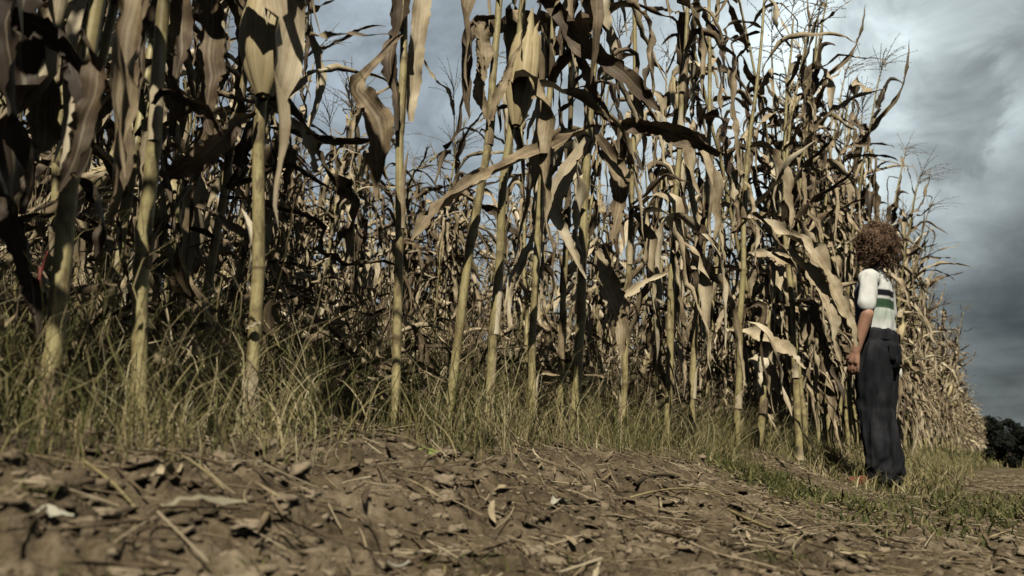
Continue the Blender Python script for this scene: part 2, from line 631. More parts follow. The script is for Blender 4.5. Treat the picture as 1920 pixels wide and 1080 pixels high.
# ------------------------------------------------------------------ corn parts
def gen_leaf(rng, L, W, style, segs=22, nu=6):
    ds = L / (segs - 1)
    e = R({'droop': rng.uniform(48, 72), 'arch': rng.uniform(45, 68), 'up': rng.uniform(55, 78), 'hang': rng.uniform(-10, 40), 'zig': rng.uniform(10, 65)}[style])
    az = rng.normal(0, 0.1)
    kink = rng.uniform(0.10, 0.40)
    kk = rng.uniform(R(70), R(125))
    p = np.array([0.006, 0, 0.0])
    P = [p]
    for i in range(segs - 1):
        t = i / (segs - 1)
        if style == 'droop':
            g = math.exp(-((t - kink) / 0.07) ** 2)
            e -= kk * g * 0.46 + 0.05
            if t > kink:
                e += (-R(82) - e) * 0.16
        elif style == 'arch':
            e -= R(rng.uniform(4, 13))
        elif style == 'up':
            e -= R(rng.uniform(-1, 7))
        elif style == 'zig':
            e -= R(rng.uniform(0, 6))
            if rng.random() < 0.13:
                e += R(rng.choice([-75, -55, -40, 35, 55]))
                az += rng.normal(0, 0.6)
            e = min(e, R(70))
        else:
            e += (-R(84) - e) * 0.24
        e += rng.normal(0, 0.15) + (rng.normal(0, 0.7) if rng.random() < 0.07 else 0)
        az += rng.normal(0, 0.17)
        e = max(e, -R(100))
        p = p + ds * np.array([math.cos(e) * math.cos(az), math.cos(e) * math.sin(az), math.sin(e)])
        P.append(p)
    P = np.array(P)
    T, N = transport(P, np.array([-0.5, 0, 1.0]))
    roll = np.cumsum(rng.normal(rng.normal(0, 0.14), 0.30, segs)) * np.linspace(0, 1, segs) ** 0.5
    B = np.cross(T, N)
    N = N * np.cos(roll)[:, None] + B * np.sin(roll)[:, None]
    t = np.linspace(0, 1, segs)
    Wd = W * np.minimum(1, 0.55 + t * 3.2) * np.clip(1 - t ** 2.4, 0, 1) ** 0.75 + 0.0015
    A = np.clip(1.0 + np.cumsum(rng.normal(0.03, 0.40, segs)), 0.2, 4.2) * (1 if rng.random() < 0.8 else -1)
    rag = rng.normal(0, 0.12, (segs, 2)) - (rng.random((segs, 2)) < 0.16) * rng.uniform(0.2, 1.1, (segs, 2))
    mb = MB()
    ribbon(mb, P, Wd, N, nu, A, (rng.uniform(0.10, 0.30), rng.uniform(2, 6), rng.uniform(0, 6)), rng.uniform(0.0, 1.0), rag, 0)
    V = mb.v[0]
    o = rng.uniform(0, 40, 3)
    f = W * 4.0
    for a in range(3):
        V[:, a] += fbm(V[:, 0] / f + o[0] + 9 * a, V[:, 1] / f + o[1], V[:, 2] / f + o[2], 5, 2) * W * 0.22
    return mb


def gen_stalk(rng, P, r0, r1, sides=10, first=0.06, gap=0.15, m=1):
    """P: polyline; returns tube with swollen dark nodes"""
    P = np.asarray(P, float)
    L = np.concatenate([[0], np.cumsum(np.linalg.norm(np.diff(P, axis=0), axis=1))])
    tot = L[-1]
    nodes = []
    z = first
    while z < tot - 0.03:
        nodes.append(z)
        z += gap * rng.uniform(0.8, 1.35)
    st = set(np.arange(0, tot, 0.06).tolist() + [tot])
    ev = [(x, 0) for x in st if all(abs(x - n) > 0.014 for n in nodes)]
    for n in nodes:
        ev += [(n - 0.010, 0.10), (n - 0.0045, 0.35), (n, 1.0), (n + 0.004, 0.8), (n + 0.010, 0.15)]
    ev = sorted(e for e in ev if 0 <= e[0] <= tot)
    x = np.array([e[0] for e in ev])
    k = np.array([e[1] for e in ev])
    Q = np.stack([np.interp(x, L, P[:, a]) for a in range(3)], -1)
    zig = np.interp(x, nodes if nodes else [0], rng.normal(0, r0 * 0.26, max(1, len(nodes))))
    Q[:, 0] += zig
    Q[:, 1] += np.interp(x, nodes if nodes else [0], rng.normal(0, r0 * 0.26, max(1, len(nodes))))
    rad = (r0 + (r1 - r0) * (x / tot) ** 1.1) * (1 + 0.06 * (k > 0.3) + 0.04 * (k > 0.9))
    mb = MB()
    tube(mb, Q, rad, sides, k * rng.uniform(0.3, 0.9, len(k)), m=m)
    return mb, [np.array([np.interp(n, x, Q[:, a]) for a in range(3)]) for n in nodes], nodes


def gen_ear(rng, L, W, m=2, flare=0.35):
    """husk covered ear standing along +Z"""
    mb = MB()
    n, s = 14, 18
    t = np.linspace(0, 1, n)
    prof = W / 2 * np.interp(t, [0, 0.03, 0.10, 0.22, 0.4, 0.6, 0.8, 0.93, 1.0], [0.16, 0.26, 0.46, 0.74, 0.97, 0.97, 0.72, 0.34, 0.08])
    a = np.arange(s) * 2 * math.pi / s
    rad = prof[:, None] * (1 + 0.07 * np.sin(3 * a + t[:, None] * 2.0) + 0.04 * np.sin(7 * a))
    V = np.stack([rad * np.cos(a), rad * np.sin(a), np.repeat((t * L)[:, None], s, 1)], -1)
    i, j = np.meshgrid(np.arange(n - 1), np.arange(s), indexing='ij')
    j2 = (j + 1) % s
    q = np.stack([i * s + j, i * s + j2, (i + 1) * s + j2, (i + 1) * s + j], -1).reshape(-1, 4)
    c = np.repeat(np.clip(0.55 - t * 4, 0, 0.6), s)
    uv = np.stack([np.tile(np.arange(s) / s, n), np.repeat(t * L, s)], -1)
    mb.add(V.reshape(-1, 3), q, None, uv, c, m)
    for h in range(5):                              # loose husk leaves, some with free tips
        az = h * 2.4 + rng.uniform(-.3, .3)
        k = 12
        tt = np.linspace(0.02, 1.0 + rng.uniform(0.05, 0.25), k)
        open_ = rng.uniform(0.05, flare)
        rr = np.interp(tt, t, prof) * 1.05 + 0.002 + np.clip(tt - 0.55, 0, 1) ** 1.5 * open_ * L
        Pp = np.stack([rr * np.cos(az), rr * np.sin(az), tt * L - np.clip(tt - 0.8, 0, 1) ** 2 * L * open_ * 2], -1)
        Nn = np.tile([[-math.cos(az), -math.sin(az), 0.0]], (k, 1))
        Wd = W * 0.95 * np.interp(np.linspace(0, 1, k), [0, 0.1, 0.3, 0.6, 0.85, 1], [0.25, 0.45, 0.9, 0.9, 0.4, 0.03])
        ribbon(mb, Pp, Wd, Nn, 7, 1.9, (0.05, 2, h), 0.0, rng.normal(0, 0.06, (k, 2)), m)
    return mb


def gen_tassel(rng, L=0.30, m=3, wind=0.35):
    mb = MB()

    def spray(P, r):
        tube(mb, P, np.linspace(r, r * 0.5, len(P)), 4, 0.5, m=m)
        T = tangents(P)
        for i in range(1, len(P)):
            for k in range(2):                      # dry spikelets
                d = norm(T[i] + rng.normal(0, 0.55, 3)) * rng.uniform(0.008, 0.015)
                p = P[i] + (P[i - 1] - P[i]) * rng.random()
                side = norm(np.cross(d, rng.normal(0, 1, 3))) * 0.0022
                mb.add([p, p + d * 0.5 + side, p + d, p + d * 0.5 - side], [[0, 1, 2, 3]], m=m)
    wx = np.array([wind, 0, 0])
    t = np.linspace(0, 1, 9)[:, None]
    spray(np.array([0, 0, L]) * t + wx * L * t ** 2 * 0.6, 0.0024)
    for k in range(int(rng.integers(6, 11))):
        z0 = rng.uniform(0.05, 0.42) * L
        az = rng.uniform(0, 6.28)
        ln = rng.uniform(0.5, 0.85) * L
        sp = rng.uniform(0.35, 0.95)
        d = np.array([math.cos(az) * sp, math.sin(az) * sp, 0.85])
        P = np.array([0, 0, z0]) + d * ln * t - np.array([0, 0, 1]) * ln * rng.uniform(0.1, 0.6) * t ** 2 + wx * ln * t ** 1.5 * 0.8
        spray(P, 0.0018)
    return mb


POOL = {}
for st, n in (('droop', 14), ('arch', 9), ('up', 6), ('hang', 8), ('zig', 16)):
    POOL[st] = [gen_leaf(RNG, RNG.uniform(0.36, 0.70), RNG.uniform(0.022, 0.058), st) for _ in range(n)]
POOL['thin'] = [gen_leaf(RNG, RNG.uniform(0.25, 0.52), RNG.uniform(0.013, 0.028), RNG.choice(['arch', 'zig']), 14, 4) for _ in range(14)]
POOLME = {k: [b.mesh('corn_leaf', PM) for b in v] for k, v in POOL.items()}
EARS = [gen_ear(RNG, RNG.uniform(0.18, 0.24), RNG.uniform(0.05, 0.062)) for _ in range(4)]
EARME = [b.mesh('corn_ear', PM) for b in EARS]
TASS = [gen_tassel(RNG, RNG.uniform(0.26, 0.36)) for _ in range(5)]
TASSME = [b.mesh('corn_tassel', PM) for b in TASS]


def TRS(loc, rz=0.0, tilt=0.0, tilt_az=0.0, sc=1.0):
    M = Matrix.Translation(Vector(loc)) @ Matrix.Rotation(tilt_az, 4, 'Z') @ Matrix.Rotation(tilt, 4, 'Y') @ Matrix.Rotation(-tilt_az, 4, 'Z') @ Matrix.Rotation(rz, 4, 'Z')
    return M @ Matrix.Scale(sc, 4)


def leaves_for(rng, nodes, zs, H, z_lo, dens=1.0):
    """choose pooled leaves for a plant's nodes; returns (kind, index, matrix)"""
    out = []
    a0 = rng.uniform(0, 6.28)
    for i, (p, z) in enumerate(zip(nodes, zs)):
        if z < z_lo or rng.random() > dens:
            continue
        f = z / H
        az = a0 + math.pi * (i % 2) + rng.normal(0, 0.45)
        if f < 0.42:
            st = rng.choice(['droop', 'hang', 'zig', 'arch', 'droop'])
            for _ in range(int(rng.integers(0, 2))):
                k = int(rng.integers(len(POOL['hang'])))
                out.append(('hang', k, TRS(p, az + rng.normal(0, 1.2), 0, 0, rng.uniform(0.7, 1.05))))
        elif f < 0.66:
            st = rng.choice(['droop', 'arch', 'zig', 'hang', 'zig', 'up'])
        else:
            st = rng.choice(['thin', 'thin', 'arch', 'thin', 'zig', 'thin', 'up'])
        k = int(rng.integers(len(POOL[st])))
        out.append((str(st), k, TRS(p, az, rng.normal(0, 0.1), rng.uniform(0, 6), rng.uniform(0.8, 1.15))))
        for _ in range(int(rng.integers(0, 4)) if 0.2 < f < 0.85 else 0):  # shredded second blade from the same sheath
            st = rng.choice(['hang', 'droop', 'zig'])
            k = int(rng.integers(len(POOL[st])))
            out.append((str(st), k, TRS(p + np.array([0, 0, 0.02]), az + rng.normal(0, 0.9), 0, 0, rng.uniform(0.6, 0.95))))
    return out


def proto_plan(rng, H, r0, z_lo=0.42, gap=0.13, ear=True, tassel=True, dens=1.0, lean=0.05):
    la = rng.uniform(0, 6.28)
    t = np.linspace(0, 1, 8)
    P = np.stack([lean * H * t ** 1.6 * math.cos(la), lean * H * t ** 1.6 * math.sin(la), -0.03 + (H + 0.03) * t], -1)
    P[:, 0] += 0.05 * H * t ** 3                     # the wind leans every top the same way
    stalk, nodes, zs = gen_stalk(rng, P, r0, 0.004, 9, gap=gap)
    parts = [('stalk', stalk, None, Matrix.Identity(4))]
    for st, k, M in leaves_for(rng, nodes, zs, H, z_lo, dens):
        parts.append(('leaf', POOL[st][k], POOLME[st][k], M))
    if ear:
        i = min(len(nodes) - 1, max(0, int(np.searchsorted(zs, rng.uniform(0.75, 1.05)))))
        k = int(rng.integers(len(EARS)))
        til = rng.uniform(0.25, 0.6) if rng.random() < 0.55 else rng.uniform(2.2, 2.8)
        parts.append(('ear', EARS[k], EARME[k], TRS(nodes[i], 0, til, rng.uniform(0, 6.28), rng.uniform(0.85, 1.1))))
    if tassel:
        k = int(rng.integers(len(TASS)))
        parts.append(('tassel', TASS[k], TASSME[k], TRS(P[-1] - np.array([0, 0, 0.01]), 0, 0.15, 0.0)))
    return parts


def build_parts(root, parts):
    for name, mb, me, M in parts:
        link(name, me if me is not None else mb.mesh('corn_' + name, PM), root, M)


PROTO = []
for i in range(10):
    PROTO.append(proto_plan(RNG, RNG.uniform(1.95, 2.3), RNG.uniform(0.0095, 0.0125), RNG.uniform(0.36, 0.5), RNG.uniform(0.105, 0.13), RNG.random() < 0.7))
SHORT = [proto_plan(RNG, RNG.uniform(1.85, 2.15), 0.010, 0.15, 0.085, i % 2 == 0, True) for i in range(6)]
_stalkme = {}


def plant_children(root, parts):
    for name, mb, me, M in parts:
        if me is None:
            me = _stalkme.get(id(mb))
            if me is None:
                me = _stalkme[id(mb)] = mb.mesh('corn_stalk', PM)
        link(name, me, root, M)


def joined(parts):
    mb = MB()
    for name, b, me, M in parts:
        mb.add_mb(b, M)
    return mb


JOINED = [joined(p) for p in PROTO + SHORT]
JOINME = [j.mesh('corn_plant', PM) for j in JOINED]

# ------------------------------------------------------------------ the front-row plants of the photograph
CAMV = np.array([0, -1, 0.05])
BRIGHT = np.array([0.15, -0.8, 0.75])
DARK = np.array([-0.1, -0.55, -0.95])
SIDE = np.array([-0.6, -0.8, 0.0])


def px_leaf(pts, face=BRIGHT, arc=1.3, wave=0.16, tint=0.55, seed=0, segs=40, nu=9, rag=0.07):
    """a blade through (px, py, depth, width in px); face is the way its visible side looks"""
    rng = np.random.default_rng(seed + 100)
    W3 = np.array([[*at(p[0], p[1], p[2]), p[3] * P2px(p[2])] for p in pts])
    S = spline(W3, segs)
    P, Wd = S[:, :3], np.maximum(S[:, 3], 0.001)
    N = np.tile(np.asarray(face, float), (segs, 1)) + np.cumsum(rng.normal(0, 0.06, (segs, 3)), axis=0)
    mb = MB()
    ribbon(mb, P, Wd, N, nu, np.clip(arc + np.cumsum(rng.normal(0, 0.12, segs)), 0.15, 3.6), (wave, rng.uniform(2, 4), rng.uniform(0, 6)), tint, rng.normal(0, rag, (segs, 2)) - (rng.random((segs, 2)) < 0.14) * rng.uniform(0.1, 0.7, (segs, 2)), 0)
    V = mb.v[0]
    o = rng.uniform(0, 40, 3)
    f = 0.10
    for a in range(3):
        V[:, a] += fbm(V[:, 0] / f + o[0] + 9 * a, V[:, 1] / f + o[1], V[:, 2] / f + o[2], 5, 3) * 0.010
    return mb


def hero(label, pts, Y, wpx, H=2.1, leaves=(), ears=(), z_lo=0.50, seed=0, dens=0.8, dY=0.0, gap=0.16, first=None, autoleaf=True, shade_canopy=0):
    """pts: stalk centre in pixels, lowest first; the stalk carries on above the frame"""
    rng = np.random.default_rng(1000 + seed)
    W = [at(x, y, Y + dY * i) for i, (x, y) in enumerate(pts)]
    gz = float(ground_z(W[0][0], W[0][1]))
    d0 = norm(W[1] - W[0])
    foot = W[0] + d0 * ((gz - 0.03 - W[0][2]) / d0[2])
    if foot[2] < W[0][2] - 0.001:
        W = [foot] + W
    d1 = norm(W[-1] - W[-2])
    top_z = gz + H
    while W[-1][2] < top_z - 0.01:
        step = min(0.4, (top_z - W[-1][2]))
        d1 = norm(d1 + np.array([rng.normal(0, .03), rng.normal(0, .03), 0.1]))
        W.append(W[-1] + d1 * step / d1[2])
    base = W[0].copy()
    base[2] = gz
    root = thing('corn_plant', label, 'corn plant', base, 'corn plants of the front row')
    P = spline(np.array(W), 40) - base
    r0 = wpx / 2 * P2px(Y)
    stalk, nodes, zs = gen_stalk(rng, P, r0, 0.004, 14, gap=gap, first=0.05 if first is None else first)
    parts = [('stalk', stalk, None, Matrix.Identity(4))]
    if autoleaf:
        for st, k, M in leaves_for(rng, nodes, zs, H, z_lo, dens):
            parts.append(('leaf', POOL[st][k], POOLME[st][k], M))
        k = int(rng.integers(len(TASS)))
        parts.append(('tassel', TASS[k], TASSME[k], TRS(P[-1], 0, 0.15, 0)))
    for lf in leaves:
        parts.append(('leaf', px_leaf(**lf), None, Matrix.Translation(Vector(-base))))
    for (x0, y0, x1, y1, wd, Ye, fl) in ears:
        a, b = at(x0, y0, Ye), at(x1, y1, Ye + 0.03)
        L = np.linalg.norm(b - a)
        e = gen_ear(rng, L, wd * P2px(Ye), flare=fl)
        q = Vector(b - a).to_track_quat('Z', 'Y').to_matrix().to_4x4()
        parts.append(('ear', e, None, Matrix.Translation(Vector(a - base)) @ q))
    if shade_canopy:  # extra leaves above the frame, added to shade what stands behind
        for st in range(shade_canopy):
            for p, zz in zip(nodes, zs):
                if zz > max(z_lo + 0.1, 0.68):
                    kd = str(rng.choice(['arch', 'up', 'zig', 'thin', 'arch']))
                    k = int(rng.integers(len(POOL[kd])))
                    parts.append(('leaf', POOL[kd][k], POOLME[kd][k], TRS(p, rng.uniform(0, 6.28), 0, 0, rng.uniform(0.8, 1.2))))
    for i, (p, zz) in enumerate(zip(nodes, zs)):        # torn leaf sheaths still clasping the stalk
        if zz > 1.3 or rng.random() < 0.35:
            continue
        up = norm(P[-1] - P[0]) if i + 1 >= len(nodes) else norm(nodes[i + 1] - p)
        ln = rng.uniform(0.35, 0.95) * gap
        k = 14
        tt = np.linspace(0, 1, k)
        az = rng.uniform(0, 6.28)
        out = np.array([math.cos(az), math.sin(az), 0])
        rr = r0 * (1.04 - 0.25 * zz / H)
        peel = np.clip(tt - rng.uniform(0.3, 0.9), 0, 1) ** 1.4 * rng.uniform(0.01, 0.05)
        Pp = p + up * (tt * ln)[:, None] + out * (rr * 1.10 + peel)[:, None]
        mb = MB()
        span = rng.uniform(1.4, 3.4)
        Wd = rr * 1.1 * span * np.clip(1.08 - tt ** 3, 0.1, 1)
        ribbon(mb, Pp, Wd, np.tile(-out, (k, 1)), 9, span * np.linspace(1, 0.75, k), (0.02, 2, 0), rng.uniform(0.35, 1.0), rng.normal(0, 0.10, (k, 2)))
        parts.append(('leaf_sheath', mb, None, Matrix.Identity(4)))
    build_parts(root, parts)
    return root


L_ = dict
hero('thick pale corn stalk at the far left, shaded by big dark blades', [(92, 800), (118, 500), (132, 310), (182, 0)], 0.88, 36, seed=1, z_lo=0.6, dens=0.7, shade_canopy=2,
     leaves=[L_(pts=[(-40, 30, 0.84, 40), (40, 42, 0.84, 52), (110, 75, 0.84, 62), (155, 150, 0.84, 60), (160, 250, 0.85, 45), (130, 330, 0.86, 22)], face=DARK, tint=0.1, seed=1),  # low tints put the left edge's shade into these blades' colour
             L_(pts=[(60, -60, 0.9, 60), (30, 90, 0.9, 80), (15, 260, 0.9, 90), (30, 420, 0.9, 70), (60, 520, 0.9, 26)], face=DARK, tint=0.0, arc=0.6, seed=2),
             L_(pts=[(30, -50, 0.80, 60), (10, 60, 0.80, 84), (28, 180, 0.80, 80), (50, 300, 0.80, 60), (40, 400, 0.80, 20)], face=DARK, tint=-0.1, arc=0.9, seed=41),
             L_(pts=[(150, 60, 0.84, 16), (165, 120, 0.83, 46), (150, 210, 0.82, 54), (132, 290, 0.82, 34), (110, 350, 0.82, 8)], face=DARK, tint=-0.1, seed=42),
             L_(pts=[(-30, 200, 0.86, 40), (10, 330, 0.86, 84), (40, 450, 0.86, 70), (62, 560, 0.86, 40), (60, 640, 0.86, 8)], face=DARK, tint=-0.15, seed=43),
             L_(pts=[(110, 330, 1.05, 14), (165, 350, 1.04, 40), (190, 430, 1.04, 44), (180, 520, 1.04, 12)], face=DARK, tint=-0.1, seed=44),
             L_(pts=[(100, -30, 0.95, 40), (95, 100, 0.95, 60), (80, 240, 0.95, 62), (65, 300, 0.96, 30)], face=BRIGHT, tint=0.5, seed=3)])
hero('pale corn stalk second from left with wide blade hanging on its left', [(263, 790), (270, 545), (284, 350), (303, 90), (312, 0)], 0.97, 30, seed=2, z_lo=0.55, dens=0.8, shade_canopy=2,
     leaves=[L_(pts=[(262, -60, 0.86, 66), (245, 60, 0.86, 70), (238, 170, 0.86, 62), (228, 270, 0.86, 52), (214, 350, 0.86, 36), (206, 418, 0.87, 16)], face=BRIGHT + np.array([0.3, 0, -0.4]), arc=1.5, tint=0.5, seed=4),
             L_(pts=[(298, 190, 0.95, 10), (320, 172, 0.93, 22), (360, 190, 0.92, 36), (400, 216, 0.92, 30), (425, 260, 0.93, 10)], face=DARK, tint=0.25, seed=5),
             L_(pts=[(330, -40, 1.0, 40), (345, 80, 1.0, 46), (325, 190, 1.0, 30), (318, 260, 1.0, 10)], face=BRIGHT, tint=0.35, seed=6)])
hero('corn stalk crowned by a large pale husked ear near the left', [(474, 815), (478, 620), (486, 400), (494, 180), (500, 0)], 1.10, 26, seed=3, z_lo=0.85, dens=0.7, shade_canopy=2,
     ears=[(494, 186, 520, -60, 100, 1.08, 0.12)],
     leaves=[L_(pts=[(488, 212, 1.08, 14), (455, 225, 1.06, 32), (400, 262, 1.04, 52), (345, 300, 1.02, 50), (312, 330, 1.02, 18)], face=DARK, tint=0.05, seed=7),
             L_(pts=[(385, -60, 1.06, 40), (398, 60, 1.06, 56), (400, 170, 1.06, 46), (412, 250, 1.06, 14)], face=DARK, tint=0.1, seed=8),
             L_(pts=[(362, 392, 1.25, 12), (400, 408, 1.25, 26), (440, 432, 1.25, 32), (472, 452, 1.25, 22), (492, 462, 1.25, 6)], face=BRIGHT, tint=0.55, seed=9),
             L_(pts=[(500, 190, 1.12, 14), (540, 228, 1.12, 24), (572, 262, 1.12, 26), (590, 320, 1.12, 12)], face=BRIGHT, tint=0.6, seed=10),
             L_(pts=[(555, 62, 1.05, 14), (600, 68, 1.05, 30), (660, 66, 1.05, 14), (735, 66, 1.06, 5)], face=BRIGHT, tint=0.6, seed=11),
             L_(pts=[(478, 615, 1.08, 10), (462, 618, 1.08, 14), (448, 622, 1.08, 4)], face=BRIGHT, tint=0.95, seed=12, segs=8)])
hero('slim upright yellowish corn stalk with brown sheath blades at its top', [(741, 800), (744, 640), (749, 430), (755, 180), (757, 0)], 1.40, 18, seed=4, z_lo=0.85, dens=0.7, shade_canopy=1,
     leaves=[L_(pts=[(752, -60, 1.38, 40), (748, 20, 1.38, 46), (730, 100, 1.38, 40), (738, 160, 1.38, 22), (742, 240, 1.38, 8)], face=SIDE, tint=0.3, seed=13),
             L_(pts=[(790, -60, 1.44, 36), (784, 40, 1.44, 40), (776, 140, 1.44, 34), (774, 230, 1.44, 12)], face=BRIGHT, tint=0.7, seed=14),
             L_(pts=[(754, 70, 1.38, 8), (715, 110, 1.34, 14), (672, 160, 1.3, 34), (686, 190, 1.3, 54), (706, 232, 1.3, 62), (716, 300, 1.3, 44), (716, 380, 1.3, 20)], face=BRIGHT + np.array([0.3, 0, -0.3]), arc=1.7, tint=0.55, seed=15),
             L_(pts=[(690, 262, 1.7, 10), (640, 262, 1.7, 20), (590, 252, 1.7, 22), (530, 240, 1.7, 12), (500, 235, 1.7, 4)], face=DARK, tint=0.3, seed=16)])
hero('slanting pale corn stalk leaning right with a broken top blade', [(842, 780), (862, 610), (884, 470), (905, 340), (917, 240), (930, 60)], 1.52, 18, seed=5, z_lo=0.85, dens=0.55,
     leaves=[L_(pts=[(896, 40, 1.5, 30), (905, 70, 1.5, 42), (912, 110, 1.5, 30), (905, 150, 1.5, 10)], face=BRIGHT, tint=0.6, seed=17),
             L_(pts=[(930, 30, 1.5, 14), (885, 50, 1.5, 18), (875, 130, 1.5, 22), (868, 180, 1.5, 10), (840, 280, 1.5, 18), (815, 350, 1.5, 8)], face=DARK, tint=0.1, seed=18),
             L_(pts=[(918, 225, 1.5, 12), (905, 170, 1.5, 26), (900, 120, 1.5, 18), (890, 90, 1.5, 5)], face=BRIGHT, tint=0.8, seed=19),
             L_(pts=[(920, 225, 1.5, 12), (940, 170, 1.5, 26), (955, 120, 1.5, 16), (975, 80, 1.5, 5)], face=BRIGHT, tint=0.7, seed=20)])
hero('corn plant with a narrow striped husked ear standing beside the slanting stalk', [(918, 760), (930, 560), (942, 380), (962, 240), (975, 60)], 1.64, 18, seed=6, z_lo=0.8, dens=0.7,
     ears=[(968, 240, 992, 55, 56, 1.62, 0.25)],
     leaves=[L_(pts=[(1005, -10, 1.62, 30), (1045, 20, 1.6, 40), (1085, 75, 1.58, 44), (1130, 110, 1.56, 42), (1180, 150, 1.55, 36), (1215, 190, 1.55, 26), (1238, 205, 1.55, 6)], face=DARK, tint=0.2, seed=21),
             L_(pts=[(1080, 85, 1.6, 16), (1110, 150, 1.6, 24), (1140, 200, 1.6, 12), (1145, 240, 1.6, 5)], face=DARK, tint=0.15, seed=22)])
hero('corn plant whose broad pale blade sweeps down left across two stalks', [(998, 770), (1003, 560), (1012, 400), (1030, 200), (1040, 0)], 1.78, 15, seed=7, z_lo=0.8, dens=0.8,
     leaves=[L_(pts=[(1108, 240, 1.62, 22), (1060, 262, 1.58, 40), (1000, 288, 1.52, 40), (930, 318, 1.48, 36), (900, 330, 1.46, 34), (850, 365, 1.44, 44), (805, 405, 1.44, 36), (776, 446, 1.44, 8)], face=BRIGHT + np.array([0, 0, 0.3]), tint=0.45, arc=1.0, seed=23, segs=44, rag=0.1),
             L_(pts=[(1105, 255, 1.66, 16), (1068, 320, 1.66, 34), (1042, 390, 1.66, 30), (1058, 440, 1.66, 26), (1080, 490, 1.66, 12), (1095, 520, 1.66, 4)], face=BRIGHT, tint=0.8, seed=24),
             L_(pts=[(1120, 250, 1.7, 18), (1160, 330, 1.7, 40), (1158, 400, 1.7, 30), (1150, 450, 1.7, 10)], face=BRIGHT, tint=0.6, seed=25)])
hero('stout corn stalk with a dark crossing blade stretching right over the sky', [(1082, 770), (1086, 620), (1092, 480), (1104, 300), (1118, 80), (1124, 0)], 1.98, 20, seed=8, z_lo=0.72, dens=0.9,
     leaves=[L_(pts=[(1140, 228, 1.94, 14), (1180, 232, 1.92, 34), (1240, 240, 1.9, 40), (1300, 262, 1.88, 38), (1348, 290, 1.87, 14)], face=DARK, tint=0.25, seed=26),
             L_(pts=[(1180, 160, 2.0, 16), (1235, 180, 2.0, 20), (1250, 260, 2.0, 12), (1262, 310, 2.0, 5)], face=BRIGHT, tint=0.6, seed=27),
             L_(pts=[(1120, 470, 1.9, 12), (1140, 530, 1.88, 36), (1158, 600, 1.86, 34), (1168, 668, 1.86, 10)], face=BRIGHT + np.array([-0.6, 0, 0]), tint=0.5, seed=28),
             L_(pts=[(1250, 515, 1.95, 6), (1215, 535, 1.93, 18), (1180, 560, 1.9, 18), (1160, 575, 1.9, 5)], face=BRIGHT, tint=0.8, seed=29)])
hero('bare-footed corn stalk left of the drooping bent-over blade', [(1254, 790), (1257, 620), (1263, 470), (1275, 250)], 2.52, 15, seed=9, z_lo=0.62, dens=1.0)
hero('thin corn stalk half hidden between two stouter ones', [(1050, 770), (1055, 620), (1060, 480), (1070, 200)], 2.15, 13, seed=14, z_lo=0.62, dens=1.0)
hero('leaning slim corn stalk just right of the bare-footed one', [(1296, 800), (1300, 640), (1318, 480), (1330, 300)], 2.72, 13, seed=10, z_lo=0.55, dens=1.0)
hero('corn stalk with a torn sheath and a long pale wisp beside grass', [(1165, 790), (1172, 640), (1180, 480), (1190, 200)], 2.25, 13, seed=15, z_lo=0.6, dens=1.0)
hero('corn stalk holding a small pale husked ear up against the sky', [(1382, 810), (1388, 560), (1402, 300), (1424, 120)], 3.1, 13, seed=11, z_lo=0.5, dens=1.0,
     ears=[(1276, 218, 1266, 150, 26, 2.9, 0.3)])
hero('broken corn stalk with a pale blade drooping over both its sides', [(1428, 800), (1430, 720), (1440, 640)], 3.3, 16, H=0.62, seed=12, autoleaf=False,
     leaves=[L_(pts=[(1366, 618, 3.2, 6), (1400, 624, 3.2, 22), (1440, 634, 3.2, 30), (1480, 660, 3.2, 24), (1515, 690, 3.2, 6)], face=BRIGHT, tint=0.85, seed=30),
             L_(pts=[(1440, 636, 3.22, 16), (1428, 670, 3.2, 28), (1424, 710, 3.2, 16), (1420, 745, 3.2, 5)], face=BRIGHT, tint=0.9, seed=31)])
hero('tall corn plant with heaped pale blades slumping towards the boy', [(1500, 835), (1490, 640), (1470, 400), (1480, 100)], 3.55, 14, seed=13, z_lo=0.45, dens=1.0,
     leaves=[L_(pts=[(1400, 405, 3.4, 14), (1450, 425, 3.38, 30), (1510, 460, 3.35, 42), (1550, 510, 3.33, 40), (1582, 580, 3.32, 30), (1610, 650, 3.32, 8)], face=BRIGHT, tint=0.8, arc=1.3, seed=32),
             L_(pts=[(1450, 470, 3.4, 18), (1500, 490, 3.36, 36), (1540, 540, 3.34, 40), (1560, 610, 3.33, 26), (1575, 680, 3.33, 8)], face=BRIGHT, tint=0.7, arc=1.3, seed=33),
             L_(pts=[(1390, 480, 3.4, 10), (1440, 480, 3.38, 26), (1490, 500, 3.36, 26), (1520, 540, 3.35, 8)], face=BRIGHT, tint=0.85, seed=34)])

# ------------------------------------------------------------------ the other plants
rng = np.random.default_rng(5)
count = {'parts': 0, 'joined': 0}


def place(x, y, parts_list, idx, label, group, sc=1.0, lean=None, detailed=True):
    z = float(ground_z(x, y)) - 0.005
    if detailed:
        o = thing('corn_plant', label, 'corn plant', (x, y, z), group)
        plant_children(o, parts_list[idx])
        count['parts'] += 1
    else:
        o = link('corn_plant', JOINME[idx])
        o.location = (x, y, z)
        tag(o, label, 'corn plant', group)
        count['joined'] += 1
    o.rotation_euler = (rng.normal(0, 0.05), rng.normal(0.06, 0.06), rng.uniform(0, 6.28) if lean is None else lean)
    o.scale = (sc, sc, sc * rng.uniform(0.94, 1.06))
    return o


boy_root_pos = at(1652, 906, 3.5)
